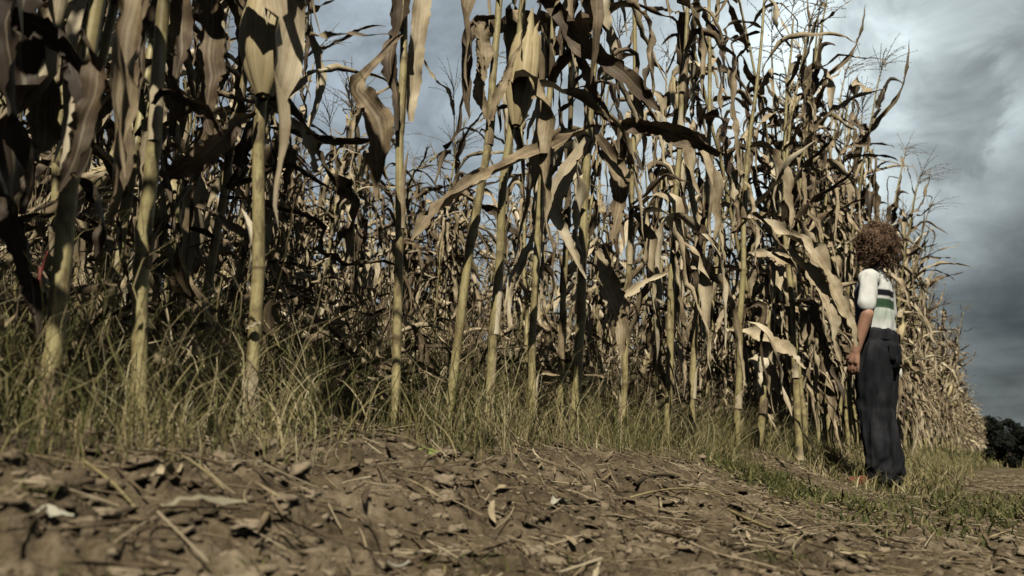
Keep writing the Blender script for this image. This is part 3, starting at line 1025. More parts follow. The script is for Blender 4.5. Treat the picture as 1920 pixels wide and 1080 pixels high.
# front row past the hero plants, up to and beyond the boy
s_now = 3.15
while s_now < 11.0:
    x, y = xy(s_now, rng.normal(-0.02, 0.05))
    lb = 'dry corn plant in the outer row before the boy' if s_now < 3.9 else 'dry corn plant in the outer row receding beyond the boy'
    place(x, y, PROTO, int(rng.integers(10)), lb, 'corn plants of the outer row by the boy' if s_now < 3.9 else 'corn plants of the outer row beyond the boy', 1.14 if s_now < 6.5 else 1.1)
    s_now += rng.uniform(0.11, 0.19)
# second and third rows on the right
for u0, s0, s1 in ((-0.55, 1.9, 7.5), (-1.2, 3.4, 7.0)):
    s_now = s0
    while s_now < s1:
        x, y = xy(s_now, u0 + rng.normal(0, 0.08))
        place(x, y, PROTO, int(rng.integers(10)), 'dry corn plant crowded behind the stalks of the front row', 'corn plants in the rows just behind the front', rng.uniform(0.74, 0.9))
        s_now += rng.uniform(0.22, 0.36)
# a few close behind the front stalks at the left
for k, (px, Y) in enumerate([(20, 1.25), (75, 1.7), (170, 1.5), (228, 1.9), (345, 1.75), (405, 2.3), (30, 2.2), (140, 2.4), (290, 2.6)]):
    p = at(px, 820, Y)
    place(p[0], p[1], PROTO, k % 10, 'shaded corn plant standing close behind the left stalks', 'shaded corn plants at the left')
# the leafy mass deeper in the field
for u0, s0, s1 in ((-2.2, -0.3, 4.6), (-2.75, -0.8, 5.2), (-3.3, -1.3, 5.5)):
    s_now = s0
    while s_now < s1:
        x, y = xy(s_now, u0 + rng.normal(0, 0.1))
        place(x, y, SHORT, 10 + int(rng.integers(6)), 'withered corn plant in the leafy mass deeper in the field', 'corn plants deeper in the field', detailed=False)
        s_now += rng.uniform(0.14, 0.24)
s_now = 11.0
while s_now < 22:
    x, y = xy(s_now, rng.normal(-0.02, 0.06))
    place(x, y, PROTO, int(rng.integers(10)), 'distant corn plant in the outer row towards the dark trees', 'distant corn plants of the outer row', 1.1, detailed=False)
    s_now += rng.uniform(0.17, 0.26)

# everything past those, plus unseen shading plants: one uncountable mass of maize
def far_mass():
    mb = MB()
    r2 = np.random.default_rng(77)
    low = []
    for k in range(6):
        b = MB()
        H = r2.uniform(1.7, 2.2)
        tube(b, np.array([[0, 0, 0], [0.03, 0, H * 0.5], [0.08, 0.02, H]]), np.array([0.011, 0.009, 0.004]), 5, 0.1, m=1)
        for i in range(15):
            z = 0.25 + (H - 0.3) * i / 14
            st = ['droop', 'hang', 'arch', 'droop'][i % 4] if i < 12 else 'thin'
            lf = gen_leaf(r2, r2.uniform(0.4, 0.65), r2.uniform(0.05, 0.08) * (0.4 if st == 'thin' else 1), 'arch' if st == 'thin' else st, 9, 3)
            b.add_mb(lf, np.array(TRS((0.04 * i / 14, 0, z), i * 2.7 + r2.normal(0, .5))))
        b.add_mb(TASS[k % 5], np.array(TRS((0.08, 0.02, H))))
        low.append(b)
    spots = []
    for u0 in np.arange(-1.65, -6.5, -0.6):
        s = 5.8 if u0 > -2.5 else 5.5
        while s < 24:
            spots.append((s, u0)); s += r2.uniform(0.24, 0.4)
    for u0 in (-0.6, -1.2):
        s = 7.3
        while s < 24:
            spots.append((s, u0)); s += r2.uniform(0.22, 0.36)
    for u0 in (-3.8, -4.4, -5.0, -5.7, -6.5):
        s = -4.0
        while s < 5.6:
            spots.append((s, u0)); s += r2.uniform(0.25, 0.4)
    for u0 in (0, -0.8, -1.6):
        s = 22.0
        while s < 75:
            spots.append((s, u0)); s += r2.uniform(0.3, 0.6)
    for s in np.arange(-0.75, -2.6, -0.16):  # row carried on out of view, added to shade the left edge
        spots.append((s, 0.0))
    for s in np.arange(-0.9, -2.6, -0.3):
        spots.append((s, -0.5))
    for s, u in spots:
        x, y = xy(s, u + r2.normal(0, 0.05))
        mb.add_mb(low[int(r2.integers(6))], np.array(TRS((x, y, float(ground_z(x, y))), r2.uniform(0, 6.28), r2.normal(0, .05), r2.uniform(0, 6), r2.uniform(0.9, 1.1))))
    o = link('corn_field', mb.mesh('corn_field', PM))
    tag(o, 'mass of dry maize filling the field behind the rows', 'corn field', None, 'stuff')
    print('far plants', len(spots))


far_mass()
print('plants', count)

# ------------------------------------------------------------------ grass and weeds
def grass_object(name, label, spots, hts, wid, tint, seed, segs=5, flop=0.9):
    r = np.random.default_rng(seed)
    n = len(spots)
    x, y = spots[:, 0], spots[:, 1]
    z = ground_z(x, y) - 0.004
    az = r.uniform(0, 6.283, n)
    k = segs + 1
    t = np.linspace(0, 1, k)
    bend = r.uniform(0.2, 1.0, n) * flop
    az2 = az + r.normal(0, 1.2, n)
    fr = r.random(n)
    px = x[:, None] + hts[:, None] * (bend[:, None] * (t ** 1.9) * np.cos(az)[:, None] * 0.8 + 0.11 * np.sin(t * (4 + 5 * fr[:, None]) + az[:, None]) * t * np.cos(az2)[:, None])
    py = y[:, None] + hts[:, None] * (bend[:, None] * (t ** 1.9) * np.sin(az)[:, None] * 0.8 + 0.11 * np.sin(t * (4 + 5 * fr[:, None]) + az2[:, None]) * t * np.sin(az2)[:, None])
    pz = z[:, None] + hts[:, None] * (t - 0.42 * bend[:, None] * t ** 2.4)
    C = np.stack([px, py, pz], -1)
    face = r.uniform(0, 6.283, n)
    side = np.stack([np.cos(face), np.sin(face), np.zeros(n)], -1)[:, None]
    ww = (wid[:, None] * (1 - t ** 1.6) * 0.5 + 0.0002)[..., None]
    V = np.stack([C - side * ww, C + side * ww], 2).reshape(-1, 3)
    b = (np.arange(n) * k * 2)[:, None]
    i = np.arange(segs)[None]
    q = np.stack([b + i * 2, b + i * 2 + 1, b + i * 2 + 3, b + i * 2 + 2], -1).reshape(-1, 4)
    mb = MB()
    mb.add(V, q, None, None, np.repeat(tint, k * 2))
    o = link(name, mb.mesh(name, M_GRASS))
    return tag(o, label, 'grass', None, 'stuff')


def su_pts(r, n, s0, s1, u0, u1, clump=5.0, thr=-0.2, seed=0):
    s, u = r.uniform(s0, s1, n), r.uniform(u0, u1, n)
    x, y = xy(s, u)
    edge = u + 0.10 * fbm(x * 2.5, y * 2.5, None, seed + 5, 2) + 0.10 * r.random(n)
    keep = (fbm(x * clump, y * clump, None, seed, 2) > thr) & (edge < u1 - 0.05) & (y > 0.35)
    return np.stack([x, y], -1)[keep], u[keep], s[keep]


rg = np.random.default_rng(21)
# verge between and in front of the stalks
A, ua, sa = su_pts(rg, 100000, -0.9, 3.8, -1.0, 0.20, 7, -0.25, 3)
ha = (0.02 + 0.23 * rg.random(len(A)) ** 2.2) * np.clip(1.0 - ua * 1.0, 0.35, 1.8)
ta = np.clip(rg.beta(2.0, 1.5, len(A)) + 0.15 * fbm(A[:, 0] * 3, A[:, 1] * 3, None, 8, 2), 0, 1)
B_, ub, sb = su_pts(rg, 52000, -2.0, 5.0, -2.8, -0.5, 5, -0.4, 9)
hb = rg.uniform(0.12, 0.60, len(B_))
tb = np.clip(rg.beta(1.7, 1.5, len(B_)) * 0.95, 0, 1)
C_, uc, sc_ = su_pts(rg, 16000, 2.6, 12.0, -0.3, 0.75, 5, -0.5, 13)
hc = rg.uniform(0.04, 0.14, len(C_))
tc_ = np.clip(rg.beta(2.4, 1.8, len(C_)), 0, 1)
D_, ud, sd_ = su_pts(rg, 9000, 8.0, 40.0, -0.2, 6.0, 1.5, -0.5, 15)
hd = rg.uniform(0.08, 0.22, len(D_))
td = np.clip(rg.beta(1.8, 2.2, len(D_)), 0, 1)
sp = np.concatenate([A, B_, C_, D_])
hh = np.concatenate([ha, hb, hc, hd])
tt = np.concatenate([ta, tb, tc_, td])
ww_ = np.concatenate([0.0006 + 0.0022 * rg.random(len(A) + len(B_)) ** 2.2, rg.uniform(0.003, 0.007, len(C_)), rg.uniform(0.01, 0.02, len(D_))])
ww_ = ww_ * np.clip(0.45 + 0.4 * sp[:, 1], 0.7, 1.0)
hh = hh * np.clip(0.45 + 0.5 * sp[:, 1], 0.75, 1.0)
hh[:len(A)] *= np.where(rg.random(len(A)) < 0.05, 1.7, 1.0)
grass_object('grass', 'tangled olive and straw grass growing along the maize edge', sp, hh, ww_, tt, 31, 6, 1.25)
# brown thicket of dead weeds and fallen leaves between the stalks
ru = np.random.default_rng(55)
mb = MB()
cnt = 0
while cnt < 8500:
    s_, u_ = ru.uniform(-1.6, 4.6), -0.12 - 2.5 * ru.random() ** 1.2
    x, y = xy(s_, u_)
    if y < 0.5 or abs(x) > 0.72 * y + 0.15:
        continue
    cnt += 1
    top = 0.12 + 0.5 * min(1.0, -u_ / 1.1)
    z = float(base_z(x, y)) + top * ru.random() ** 1.3
    L = ru.uniform(0.04, 0.16)
    k = 7
    d = norm(ru.normal(0, 1, 3) * [1, 1, 0.9])
    t = np.linspace(-0.5, 0.5, k)
    bend = norm(ru.normal(0, 1, 3)) * L * ru.uniform(0.1, 0.8)
    P = np.array([x, y, z]) + d * (t * L)[:, None] + bend * (t ** 2)[:, None]
    if ru.random() < 0.35:
        tube(mb, np.array([x, y, z]) + d * [0.4, 0.4, 1.5] * (t * L * 2.2)[:, None] + bend * (t ** 2)[:, None], ru.uniform(0.0006, 0.0016), 4, ru.uniform(0, 0.8))
    else:
        ribbon(mb, P, ru.uniform(0.006, 0.024) * np.clip(1 - (2 * t) ** 2, 0.06, 1) ** 0.6, np.tile(ru.normal(0, 1, 3), (k, 1)) + ru.normal(0, 0.3, (k, 3)), 4, ru.uniform(0.3, 3.0), (0.15, 2, 0), ru.uniform(-0.15, 0.8))
tag(link('undergrowth', mb.mesh('undergrowth', M_LEAF)), 'brown thicket of dead weeds and fallen blades between the stalks', 'undergrowth', None, 'stuff')

# low green tufts on the bare strip
pats = [(1450, 940, 2.3, 0.17, 1500), (1560, 968, 2.0, 0.15, 1100), (1400, 925, 2.6, 0.18, 900), (1890, 965, 2.0, 0.20, 900), (1780, 960, 2.3, 0.25, 700), (1830, 930, 3.0, 0.35, 900),
        (500, 990, 0.62, 0.03, 40), (100, 1045, 0.52, 0.05, 90), (1080, 1060, 0.85, 0.06, 60), (20, 940, 0.62, 0.04, 70), (870, 1060, 0.8, 0.05, 50), (1460, 1070, 0.95, 0.03, 40), (1720, 1010, 1.5, 0.2, 400), (360, 845, 0.9, 0.02, 25)]
S_ = []
for px, py, Y, rad, n in pats:
    p = at(px, py, Y)
    S_.append(np.stack([p[0] + rg.normal(0, rad * 0.55, n), p[1] + rg.normal(0, rad * 0.55, n)], -1))
S_ = np.concatenate(S_)
wk = np.clip(S_[:, 1] / 1.7, 0.35, 1.0)
grass_object('low_weeds', 'low green weed tufts spread over the bare soil strip', S_, wk * rg.uniform(0.014, 0.056, len(S_)), wk * rg.uniform(0.002, 0.007, len(S_)), np.clip(rg.beta(1.6, 4, len(S_)), 0, 1), 33, 4, 1.3)

# ------------------------------------------------------------------ clods and litter on the soil
def ico(sub):
    bm = bmesh.new()
    bmesh.ops.create_icosphere(bm, subdivisions=sub, radius=1)
    bm.verts.ensure_lookup_table()
    v = np.array([x.co for x in bm.verts])
    f = np.array([[a.index for a in p.verts] for p in bm.faces])
    bm.free()
    return v, f


ICO1, ICO2 = ico(2), ico(3)


def clod(mb, x, y, size, r, hi=False, flat=0.55, sink=0.25, tint=None):
    v, f = ICO2 if hi else ICO1
    o = r.uniform(0, 50, 3)
    k = 1 + 0.42 * fbm(v[:, 0] * 1.7 + o[0], v[:, 1] * 1.7 + o[1], v[:, 2] * 1.7 + o[2], 4, 4, 0.62)
    V = v * k[:, None] * np.array([r.uniform(0.8, 1.3), r.uniform(0.7, 1.1), flat * r.uniform(0.7, 1.2)]) * size
    a, b = r.uniform(0, 6.28), r.normal(0, 0.25)
    Rm = np.array(Matrix.Rotation(a, 3, 'Z') @ Matrix.Rotation(b, 3, 'X'))
    V = V @ Rm.T + np.array([x, y, float(ground_z(x, y)) + size * flat * (1 - sink * 2)])
    mb.add(V, None, f, None, r.uniform(0.1, 0.9) if tint is None else tint)


rc = np.random.default_rng(41)
mb = MB()
n = 0
while n < 12000:
    s, u = rc.uniform(-1.2, 4.0), rc.uniform(-0.05, 1.5)
    x, y = xy(s, u)
    if y < 0.45 or abs(x) > 0.75 * y + 0.2:
        continue
    if rc.random() > 1.3 / (0.6 + y):
        continue
    size = min(0.0125, 0.0023 * (1 + rc.pareto(1.6)))
    clod(mb, x, y, size, rc, size > 0.007, rc.uniform(0.35, 0.65), rc.uniform(0.35, 0.6))
    n += 1
tag(link('soil_clods', mb.mesh('soil_clods', M_CLOD)), 'crumbs and clods of dry brown soil', 'soil', None, 'stuff')

# shredded leaf and straw litter
mb = MB()
for i in range(11000):
    s, u = rc.uniform(-1.2, 6.0), rc.uniform(-0.25, 1.3)
    x, y = xy(s, u)
    if y < 0.4 or abs(x) > 0.8 * y + 0.3:
        continue
    a = rc.uniform(0, 6.28)
    L = rc.uniform(0.012, 0.08)
    k = 7
    t = np.linspace(-0.5, 0.5, k)
    xx, yy = x + np.cos(a + t * rc.normal(0, 0.25)) * t * L, y + np.sin(a) * t * L
    P = np.stack([xx, yy, base_z(xx, yy) + bumps(xx, yy) + 0.003 + rc.uniform(0, 0.006)], -1)
    P[:, 2] = np.polyval(np.polyfit(t, P[:, 2], 1), t) + 0.004
    if rc.random() < 0.78:
        tube(mb, P, rc.uniform(0.0004, 0.0012), 4, rc.uniform(0.2, 1.0))
    else:
        ribbon(mb, P, rc.uniform(0.003, 0.009) * np.clip(1 - (2 * t) ** 2, 0.05, 1) ** 0.6, np.tile([[0, 0, 1.0]], (k, 1)) + rc.normal(0, 0.2, (k, 3)), 4, rc.uniform(0.3, 2.5), (0.1, 2, 0), rc.uniform(0.1, 0.9))
tag(link('leaf_litter', mb.mesh('leaf_litter', M_LEAF)), 'shredded dry maize leaves and straw strewn over the soil', 'litter', None, 'stuff')


def on_ground(px, py):
    """the point of the bare ground seen at a pixel"""
    d = ray(px, py)
    lo = 0.3
    for Y in np.arange(0.3, 8, 0.004):
        p = CAM + d * (Y / d[1])
        if p[2] < float(base_z(p[0], p[1])) + 0.004:
            return p
    return CAM + d * 3


def straw(label, pts, r, cat='straw', name='straw', mat=None, lift=0.004):
    W = np.array([on_ground(*p) for p in pts])
    P = spline(W, 14)
    z = ground_z(P[:, 0], P[:, 1])
    t = np.linspace(0, 1, 14)
    P[:, 2] = np.polyval(np.polyfit(t, z, 2), t) + 0.008 + r
    mb = MB()
    c = P.mean(0)
    tube(mb, P - c, r * np.linspace(1.0, 0.6, 14), 7, 0.25)
    o = link(name, mb.mesh(name, mat or M_STALK))
    o.location = tuple(c)
    tag(o, label, cat)


def scrap(label, pts, face=(0, -0.3, 1), name='leaf_scrap', cat='dry leaf', mat=None, tint=0.9, arc=1.0, seed=0, lift=0.008):
    W = np.array([[*on_ground(p[0], p[1]), 0] for p in pts])
    for i, p in enumerate(pts):
        W[i, 3] = p[2] * P2px(W[i, 1])
    S = spline(W, 14)
    P = S[:, :3].copy()
    P[:, 2] = ground_z(P[:, 0], P[:, 1]) + lift
    P[:, 2] = np.maximum(P[:, 2], P[:, 2].mean())
    c = P.mean(0)
    r = np.random.default_rng(seed)
    mb = MB()
    ribbon(mb, P - c, np.maximum(S[:, 3], 0.001), np.tile([face], (14, 1)) + r.normal(0, 0.1, (14, 3)), 7, arc, (0.08, 2, 1), tint, r.normal(0, 0.06, (14, 2)))
    o = link(name, mb.mesh(name, mat or M_LEAF))
    o.location = tuple(c)
    tag(o, label, cat)


M_PALE = plain('bleached_husk', (0.38, 0.36, 0.28), 0.7, 0.15, 30)
M_GREY = plain('weathered_blade', (0.24, 0.215, 0.145), 0.7, 0.2, 40)
M_GREENLEAF = plain('fresh_leaf', (0.22, 0.27, 0.07), 0.5, 0.2, 30)
M_DARKSTICK = plain('dark_twig', (0.045, 0.033, 0.022), 0.85, 0.3, 60)
scrap('bleached white husk scrap lying on the soil at far left', [(66, 958, 14), (95, 966, 26), (135, 985, 8)], mat=M_PALE, arc=1.4, seed=1, name='husk_scrap', cat='husk scrap')
scrap('wide greyish dry blade lying flat on the soil', [(300, 960, 8), (350, 960, 14), (410, 962, 22), (462, 965, 8)], face=(0, -0.7, 1), seed=2, arc=0.6, mat=M_GREY, lift=0.012)
scrap('small curled white leaf scrap in the middle of the soil strip', [(1035, 946, 10), (1052, 940, 20), (1072, 936, 6)], mat=M_PALE, arc=1.6, seed=3, name='husk_scrap', cat='husk scrap')
scrap('single rounded green leaf at the foot of the grass', [(786, 863, 4), (803, 860, 16), (822, 862, 3)], face=(0, -0.9, 0.7), mat=M_GREENLEAF, seed=4, name='green_leaf', cat='leaf', lift=0.012, arc=0.5)
scrap('curled tan dry leaf folded on the soil below the eared stalk', [(284, 914, 14), (310, 906, 26), (340, 900, 8)], seed=5, tint=0.8, arc=2.2)
straw('short white straw end lying in the foreground', [(724, 1040), (768, 1034)], 0.0018, mat=M_PALE)
straw('long pale straw slanting over the soil below the weeds', [(1370, 958), (1440, 985), (1545, 1020), (1690, 1052)], 0.0035)
straw('long thin straw in front of the grass at right', [(1180, 925), (1300, 932), (1400, 950)], 0.002)
straw('pale straw slanting down across the left soil', [(158, 880), (215, 912), (262, 935)], 0.0016)
straw('pale straw propped near the left stalks', [(320, 885), (372, 905), (420, 930)], 0.0013)
straw('dark bent twig lying on the soil right of centre', [(1190, 914), (1230, 908), (1275, 912)], 0.004, 'twig', 'twig', M_DARKSTICK)
straw('thick dark twig lying slantwise beside the green weeds', [(1392, 880), (1420, 898), (1452, 915)], 0.005, 'twig', 'twig', M_DARKSTICK)


def stone(label, px, py, wpx, flat=0.5, seed=0):
    p = on_ground(px, py)
    r = np.random.default_rng(seed + 300)
    mb = MB()
    size = wpx / 2 * P2px(p[1])
    v, f = ICO2
    o_ = r.uniform(0, 50, 3)
    k = 1 + 0.42 * fbm(v[:, 0] * 1.5 + o_[0], v[:, 1] * 1.5 + o_[1], v[:, 2] * 1.5 + o_[2], 4, 4, 0.66)
    mb.add(v * k[:, None] * np.array([1, 0.8, flat]) * size, None, f, None, 0.8)
    o = link('soil_clod', mb.mesh('soil_clod', M_CLOD))
    o.location = (p[0], p[1], float(ground_z(p[0], p[1])) + size * flat * 0.45)
    o.rotation_euler = (r.normal(0, .2), r.normal(0, .2), r.uniform(0, 6))
    tag(o, label, 'soil clod', 'large clods lying apart')


stone('large grey-brown clod under the eared stalk', 415, 868, 62, 0.55, 1)
stone('pale rounded clod at the bottom centre of the bare soil', 1040, 1045, 58, 0.6, 2)
stone('flat pale clod left of the white leaf scrap', 1000, 998, 56, 0.45, 3)
stone('dark-edged clod at the left between the straws', 205, 945, 48, 0.5, 4)
stone('broad flat clod above the short white straw end', 850, 1000, 74, 0.4, 5)

# reddish weed stem at the far left
m_red, nt_ = new_mat('red_weed_stem')
finish(m_red, nt_, nt_.ramp(nt_.noise(nt_.n('ShaderNodeTexCoord').outputs['Object'], 30, 3), [(0.3, (0.09, 0.016, 0.014)), (0.7, (0.19, 0.05, 0.035))]), 0.6)
W = np.array([at(48, 800, 0.93), at(60, 690, 0.93), at(70, 590, 0.93), at(76, 500, 0.93)])
W[0, 2] = float(ground_z(W[0, 0], W[0, 1])) - 0.01
mb = MB()
c0 = W[0].copy()
tube(mb, spline(W, 12) - c0, np.linspace(0.0042, 0.002, 12), 7)
for q, (ax, ay) in enumerate([(90, 470), (50, 520), (96, 560), (40, 600)]):
    i = [10, 9, 7, 6][q]
    st = (spline(W, 12) - c0)[i]
    en = at(ax, ay, 0.93) - c0
    tube(mb, spline([st, (st + en) / 2 + [0, 0, .004], en], 6), np.linspace(0.0018, 0.0008, 6), 5)
o = link('red_weed', mb.mesh('red_weed', m_red))
o.location = tuple(c0)
tag(o, 'thin dark red weed stem at the far left edge', 'weed')

# ------------------------------------------------------------------ the boy
def tcaps(bm, a, ra, b, rb, sc=(1, 1, 1)):
    v, f = ICO1
    pts = np.vstack([np.asarray(a) + v * ra * np.asarray(sc), np.asarray(b) + v * rb * np.asarray(sc)])
    vs = [bm.verts.new(p) for p in pts]
    g = bmesh.ops.convex_hull(bm, input=vs)
    junk = list({e for e in g['geom_interior'] if isinstance(e, bmesh.types.BMVert)})
    if junk:
        bmesh.ops.delete(bm, geom=junk, context='VERTS')


def blend_mesh(name, caps, voxel, smooth, mat, post=None):
    """tapered limbs fused into one continuous skin"""
    bm = bmesh.new()
    for cp in caps:
        tcaps(bm, *cp)
    me = bpy.data.meshes.new(name + '_raw')
    bm.to_mesh(me)
    bm.free()
    o = bpy.data.objects.new(name + '_raw', me)
    col.objects.link(o)
    rm = o.modifiers.new('r', 'REMESH')
    rm.mode = 'VOXEL'
    rm.voxel_size = voxel
    sm = o.modifiers.new('s', 'SMOOTH')
    sm.factor = 0.5
    sm.iterations = smooth
    dg = bpy.context.evaluated_depsgraph_get()
    out = bpy.data.meshes.new_from_object(o.evaluated_get(dg))
    bpy.data.objects.remove(o)
    out.name = name
    n = len(out.vertices)
    V = np.zeros(n * 3, np.float32)
    out.vertices.foreach_get('co', V)
    V = V.reshape(-1, 3).astype(float)
    if post is not None:
        Nn = np.zeros(n * 3, np.float32)
        out.vertices.foreach_get('normal', Nn)
        V = post(V, Nn.reshape(-1, 3).astype(float))
        out.vertices.foreach_set('co', V.astype(np.float32).ravel())
    out.polygons.foreach_set('use_smooth', np.ones(len(out.polygons), bool))
    out.materials.clear()
    out.materials.append(mat)
    out.update()
    return out


def build_boy():
    base = np.array(boy_root_pos)
    base[2] = float(ground_z(base[0], base[1])) + 0.004
    root = thing('person', 'curly-haired boy in a striped white shirt and dark jeans facing the corn', 'person', base)
    fwd = math.atan2(0.69, -0.72)
    root.scale = (0.92, 0.92, 1.01)
    root.rotation_euler = (Matrix.Rotation(R(3.6), 3, 'Y') @ Matrix.Rotation(fwd, 3, 'Z')).to_euler()
    skin = plain('skin', (0.42, 0.235, 0.155), 0.55, 0.12, 25, 0.35)
    # hand with five fingers, hanging relaxed
    def arm(sg, el, wr, hand_dir, curl):
        sh = np.array([0.0, 0.104 * sg, 0.880])
        caps = [(sh, 0.032, el, 0.029), (el, 0.0305, wr, 0.021)]
        hd = norm(np.asarray(hand_dir, float))
        side = norm(np.cross(hd, [0, sg * 1.0, 0.0]))      # across the palm, towards the thumb (forward)
        side = side if side[0] > 0 else -side
        nrm = np.cross(hd, side)
        if nrm[1] * sg > 0:
            nrm = -nrm                                       # the palm looks at the thigh
        pal = wr + hd * 0.045
        caps.append((wr, 0.019, pal + side * 0.012, 0.0145))
        caps.append((wr, 0.019, pal - side * 0.012, 0.0135))
        for q, ln in enumerate((0.050, 0.056, 0.052, 0.042)):
            k0 = pal + side * (0.0195 - 0.013 * q) + hd * 0.006
            d1 = norm(hd + nrm * curl * 0.35 + side * (0.10 - 0.07 * q))
            d2 = norm(hd + nrm * curl * 0.9)
            d3 = norm(hd + nrm * curl * 1.6)
            a = k0 + d1 * ln * 0.45
            b = a + d2 * ln * 0.32
            c_ = b + d3 * ln * 0.25
            caps += [(k0, 0.0068, a, 0.0062), (a, 0.0062, b, 0.0057), (b, 0.0057, c_, 0.005)]
        t0 = wr + hd * 0.016 + side * 0.014
        t1 = t0 + norm(hd * 0.7 + side * 0.75 + nrm * 0.2) * 0.030
        t2 = t1 + norm(hd * 0.95 + side * 0.2 + nrm * 0.4) * 0.024
        caps += [(t0, 0.0095, t1, 0.0075), (t1, 0.0075, t2, 0.006)]
        return caps
    caps = [((0, 0, 0.60), 0.066, (0, 0, 0.70), 0.062, (0.8, 1.05, 1)), ((0, 0, 0.70), 0.064, (0, 0, 0.85), 0.074, (0.8, 1.1, 1)),
            ((0, -0.07, 0.885), 0.038, (0, 0.07, 0.885), 0.038), ((0.0, 0, 0.90), 0.036, (0.012, 0, 1.0), 0.033)]
    caps += [((0.0, 0, 1.055), 0.080, (0.006, 0, 1.07), 0.078, (1.02, 0.90, 1.0)), ((0.03, 0, 0.995), 0.043, (0.045, 0, 1.02), 0.050, (1, 0.95, 1)),
             ((0.082, 0, 1.045), 0.006, (0.094, 0, 1.022), 0.0095), ((-0.005, 0.075, 1.045), 0.012, (-0.012, 0.078, 1.02), 0.008, (1, 0.5, 1)),
             ((-0.005, -0.075, 1.045), 0.012, (-0.012, -0.078, 1.02), 0.008, (1, 0.5, 1)), ((0.078, -0.012, 0.997), 0.005, (0.078, 0.012, 0.997), 0.005)]
    caps += arm(1, np.array([-0.012, 0.158, 0.725]), np.array([0.045, 0.150, 0.570]), (0.22, -0.02, -1), 0.5)
    caps += arm(-1, np.array([0.0, -0.152, 0.725]), np.array([0.06, -0.140, 0.575]), (0.25, 0.02, -1), 0.5)
    for sg in (1, -1):
        h, kn, an = np.array([0, 0.046 * sg, 0.60]), np.array([0.012, 0.054 * sg, 0.32]), np.array([-0.008, 0.055 * sg, 0.06])
        caps += [(h, 0.042, kn, 0.038), (kn, 0.038, an, 0.029), (an, 0.03, np.array([0.07, 0.06 * sg, 0.028]), 0.022)]
    link('body', blend_mesh('body', caps, 0.0042, 3, skin), root)
    # eyes
    em = plain('eye', (0.55, 0.53, 0.5), 0.3, 0.05)
    for sg in (1, -1):
        mb = MB()
        v, f = ICO1
        mb.add(v * 0.0105 + np.array([0.0735, 0.026 * sg, 1.052]), None, f)
        link('eye', mb.mesh('eye', em), root)

    # shirt: white, with a black and a green band woven across the back
    m, nt = new_mat('striped_shirt')
    pos = nt.n('ShaderNodeTexCoord').outputs['Object']
    sx = nt.n('ShaderNodeSeparateXYZ')
    nt.put(sx.inputs[0], pos)
    X, Yc, Z = sx.outputs

    def band(z0, z1, e=0.004):
        return nt.math('MULTIPLY', nt.maprange(Z, z0 - e, z0 + e), nt.maprange(Z, z1 - e, z1 + e, 1.0, 0.0))
    back = nt.math('MULTIPLY', nt.maprange(X, 0.0, 0.02, 1.0, 0.0), nt.maprange(nt.math('ABSOLUTE', Yc), 0.093, 0.099, 1.0, 0.0))
    weave = nt.noise(pos, 90, 3, 0.6)
    c = nt.mix(weave, (0.52, 0.53, 0.50), (0.64, 0.645, 0.61))
    c = nt.mix(nt.math('MULTIPLY', band(0.818, 0.846), back), c, (0.012, 0.012, 0.016))
    c = nt.mix(nt.math('MULTIPLY', band(0.765, 0.806), back), c, (0.045, 0.085, 0.048))
    c = nt.mix(nt.math('MULTIPLY', nt.math('MULTIPLY', band(0.715, 0.765, 0.012), back), 0.45), c, (0.30, 0.42, 0.30))
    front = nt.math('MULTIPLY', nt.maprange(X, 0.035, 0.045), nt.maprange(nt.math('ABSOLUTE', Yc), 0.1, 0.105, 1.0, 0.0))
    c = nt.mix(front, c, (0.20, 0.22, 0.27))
    finish(m, nt, c, 0.9, 0.1, weave, 0.001, 0.4)

    def wrinkle(V, N):
        f = fbm(V[:, 0] * 16, V[:, 1] * 16, V[:, 2] * 7, 51, 3)
        low_ = np.clip((0.80 - V[:, 2]) / 0.15, 0, 1)
        d = f * (0.008 + 0.006 * low_)
        return V + N * d[:, None]
    sc = [((0, 0, 0.652), 0.089, (0, 0, 0.76), 0.089, (0.87, 1.03, 0.3)), ((0.012, 0, 0.72), 0.088, (0.014, 0, 0.85), 0.092, (0.98, 1.08, 0.8)),
          ((0, -0.085, 0.888), 0.050, (0, 0.085, 0.888), 0.050), ((0.0, 0, 0.905), 0.052, (0.006, 0, 0.935), 0.043)]
    for sg, el in ((1, np.array([-0.010, 0.150, 0.768])), (-1, np.array([-0.0, -0.145, 0.768]))):
        sc.append((np.array([0, 0.108 * sg, 0.886]), 0.043, el, 0.041))
    link('shirt', blend_mesh('shirt', sc, 0.0055, 3, m, wrinkle), root)

    # loose dark jeans
    mj, nt = new_mat('dark_jeans')
    pos = nt.n('ShaderNodeTexCoord').outputs['Object']
    fd = nt.noise(nt.mapping(pos, scale=(1, 1, 0.35)), 14, 5, 0.65)
    tw = nt.noise(pos, 240, 2, 0.6)
    c = nt.ramp(nt.math('ADD', nt.math('MULTIPLY', fd, 0.8), nt.math('MULTIPLY', tw, 0.25)), [(0.32, (0.007, 0.0072, 0.0085)), (0.55, (0.017, 0.0175, 0.0205)), (0.78, (0.042, 0.043, 0.049))])
    finish(mj, nt, c, 0.9, 0.12, tw, 0.001, 0.4)

    def folds(V, N):
        ang = np.arctan2(V[:, 1], V[:, 0])
        f = fbm(V[:, 0] * 14 + V[:, 2] * 3, V[:, 1] * 14 - V[:, 2] * 3, V[:, 2] * 4.5, 61, 3)
        ank = np.clip((0.17 - V[:, 2]) / 0.12, 0, 1)
        g = np.sin(V[:, 2] * 120 + V[:, 1] * 40 + 7 * fbm(V[:, 0] * 8, V[:, 1] * 8, None, 71, 2)) * ank * 0.004
        kn = np.exp(-((V[:, 2] - 0.34) / 0.06) ** 2) * np.sin(V[:, 2] * 75 + ang * 3 + V[:, 1] * 50) * 0.0012
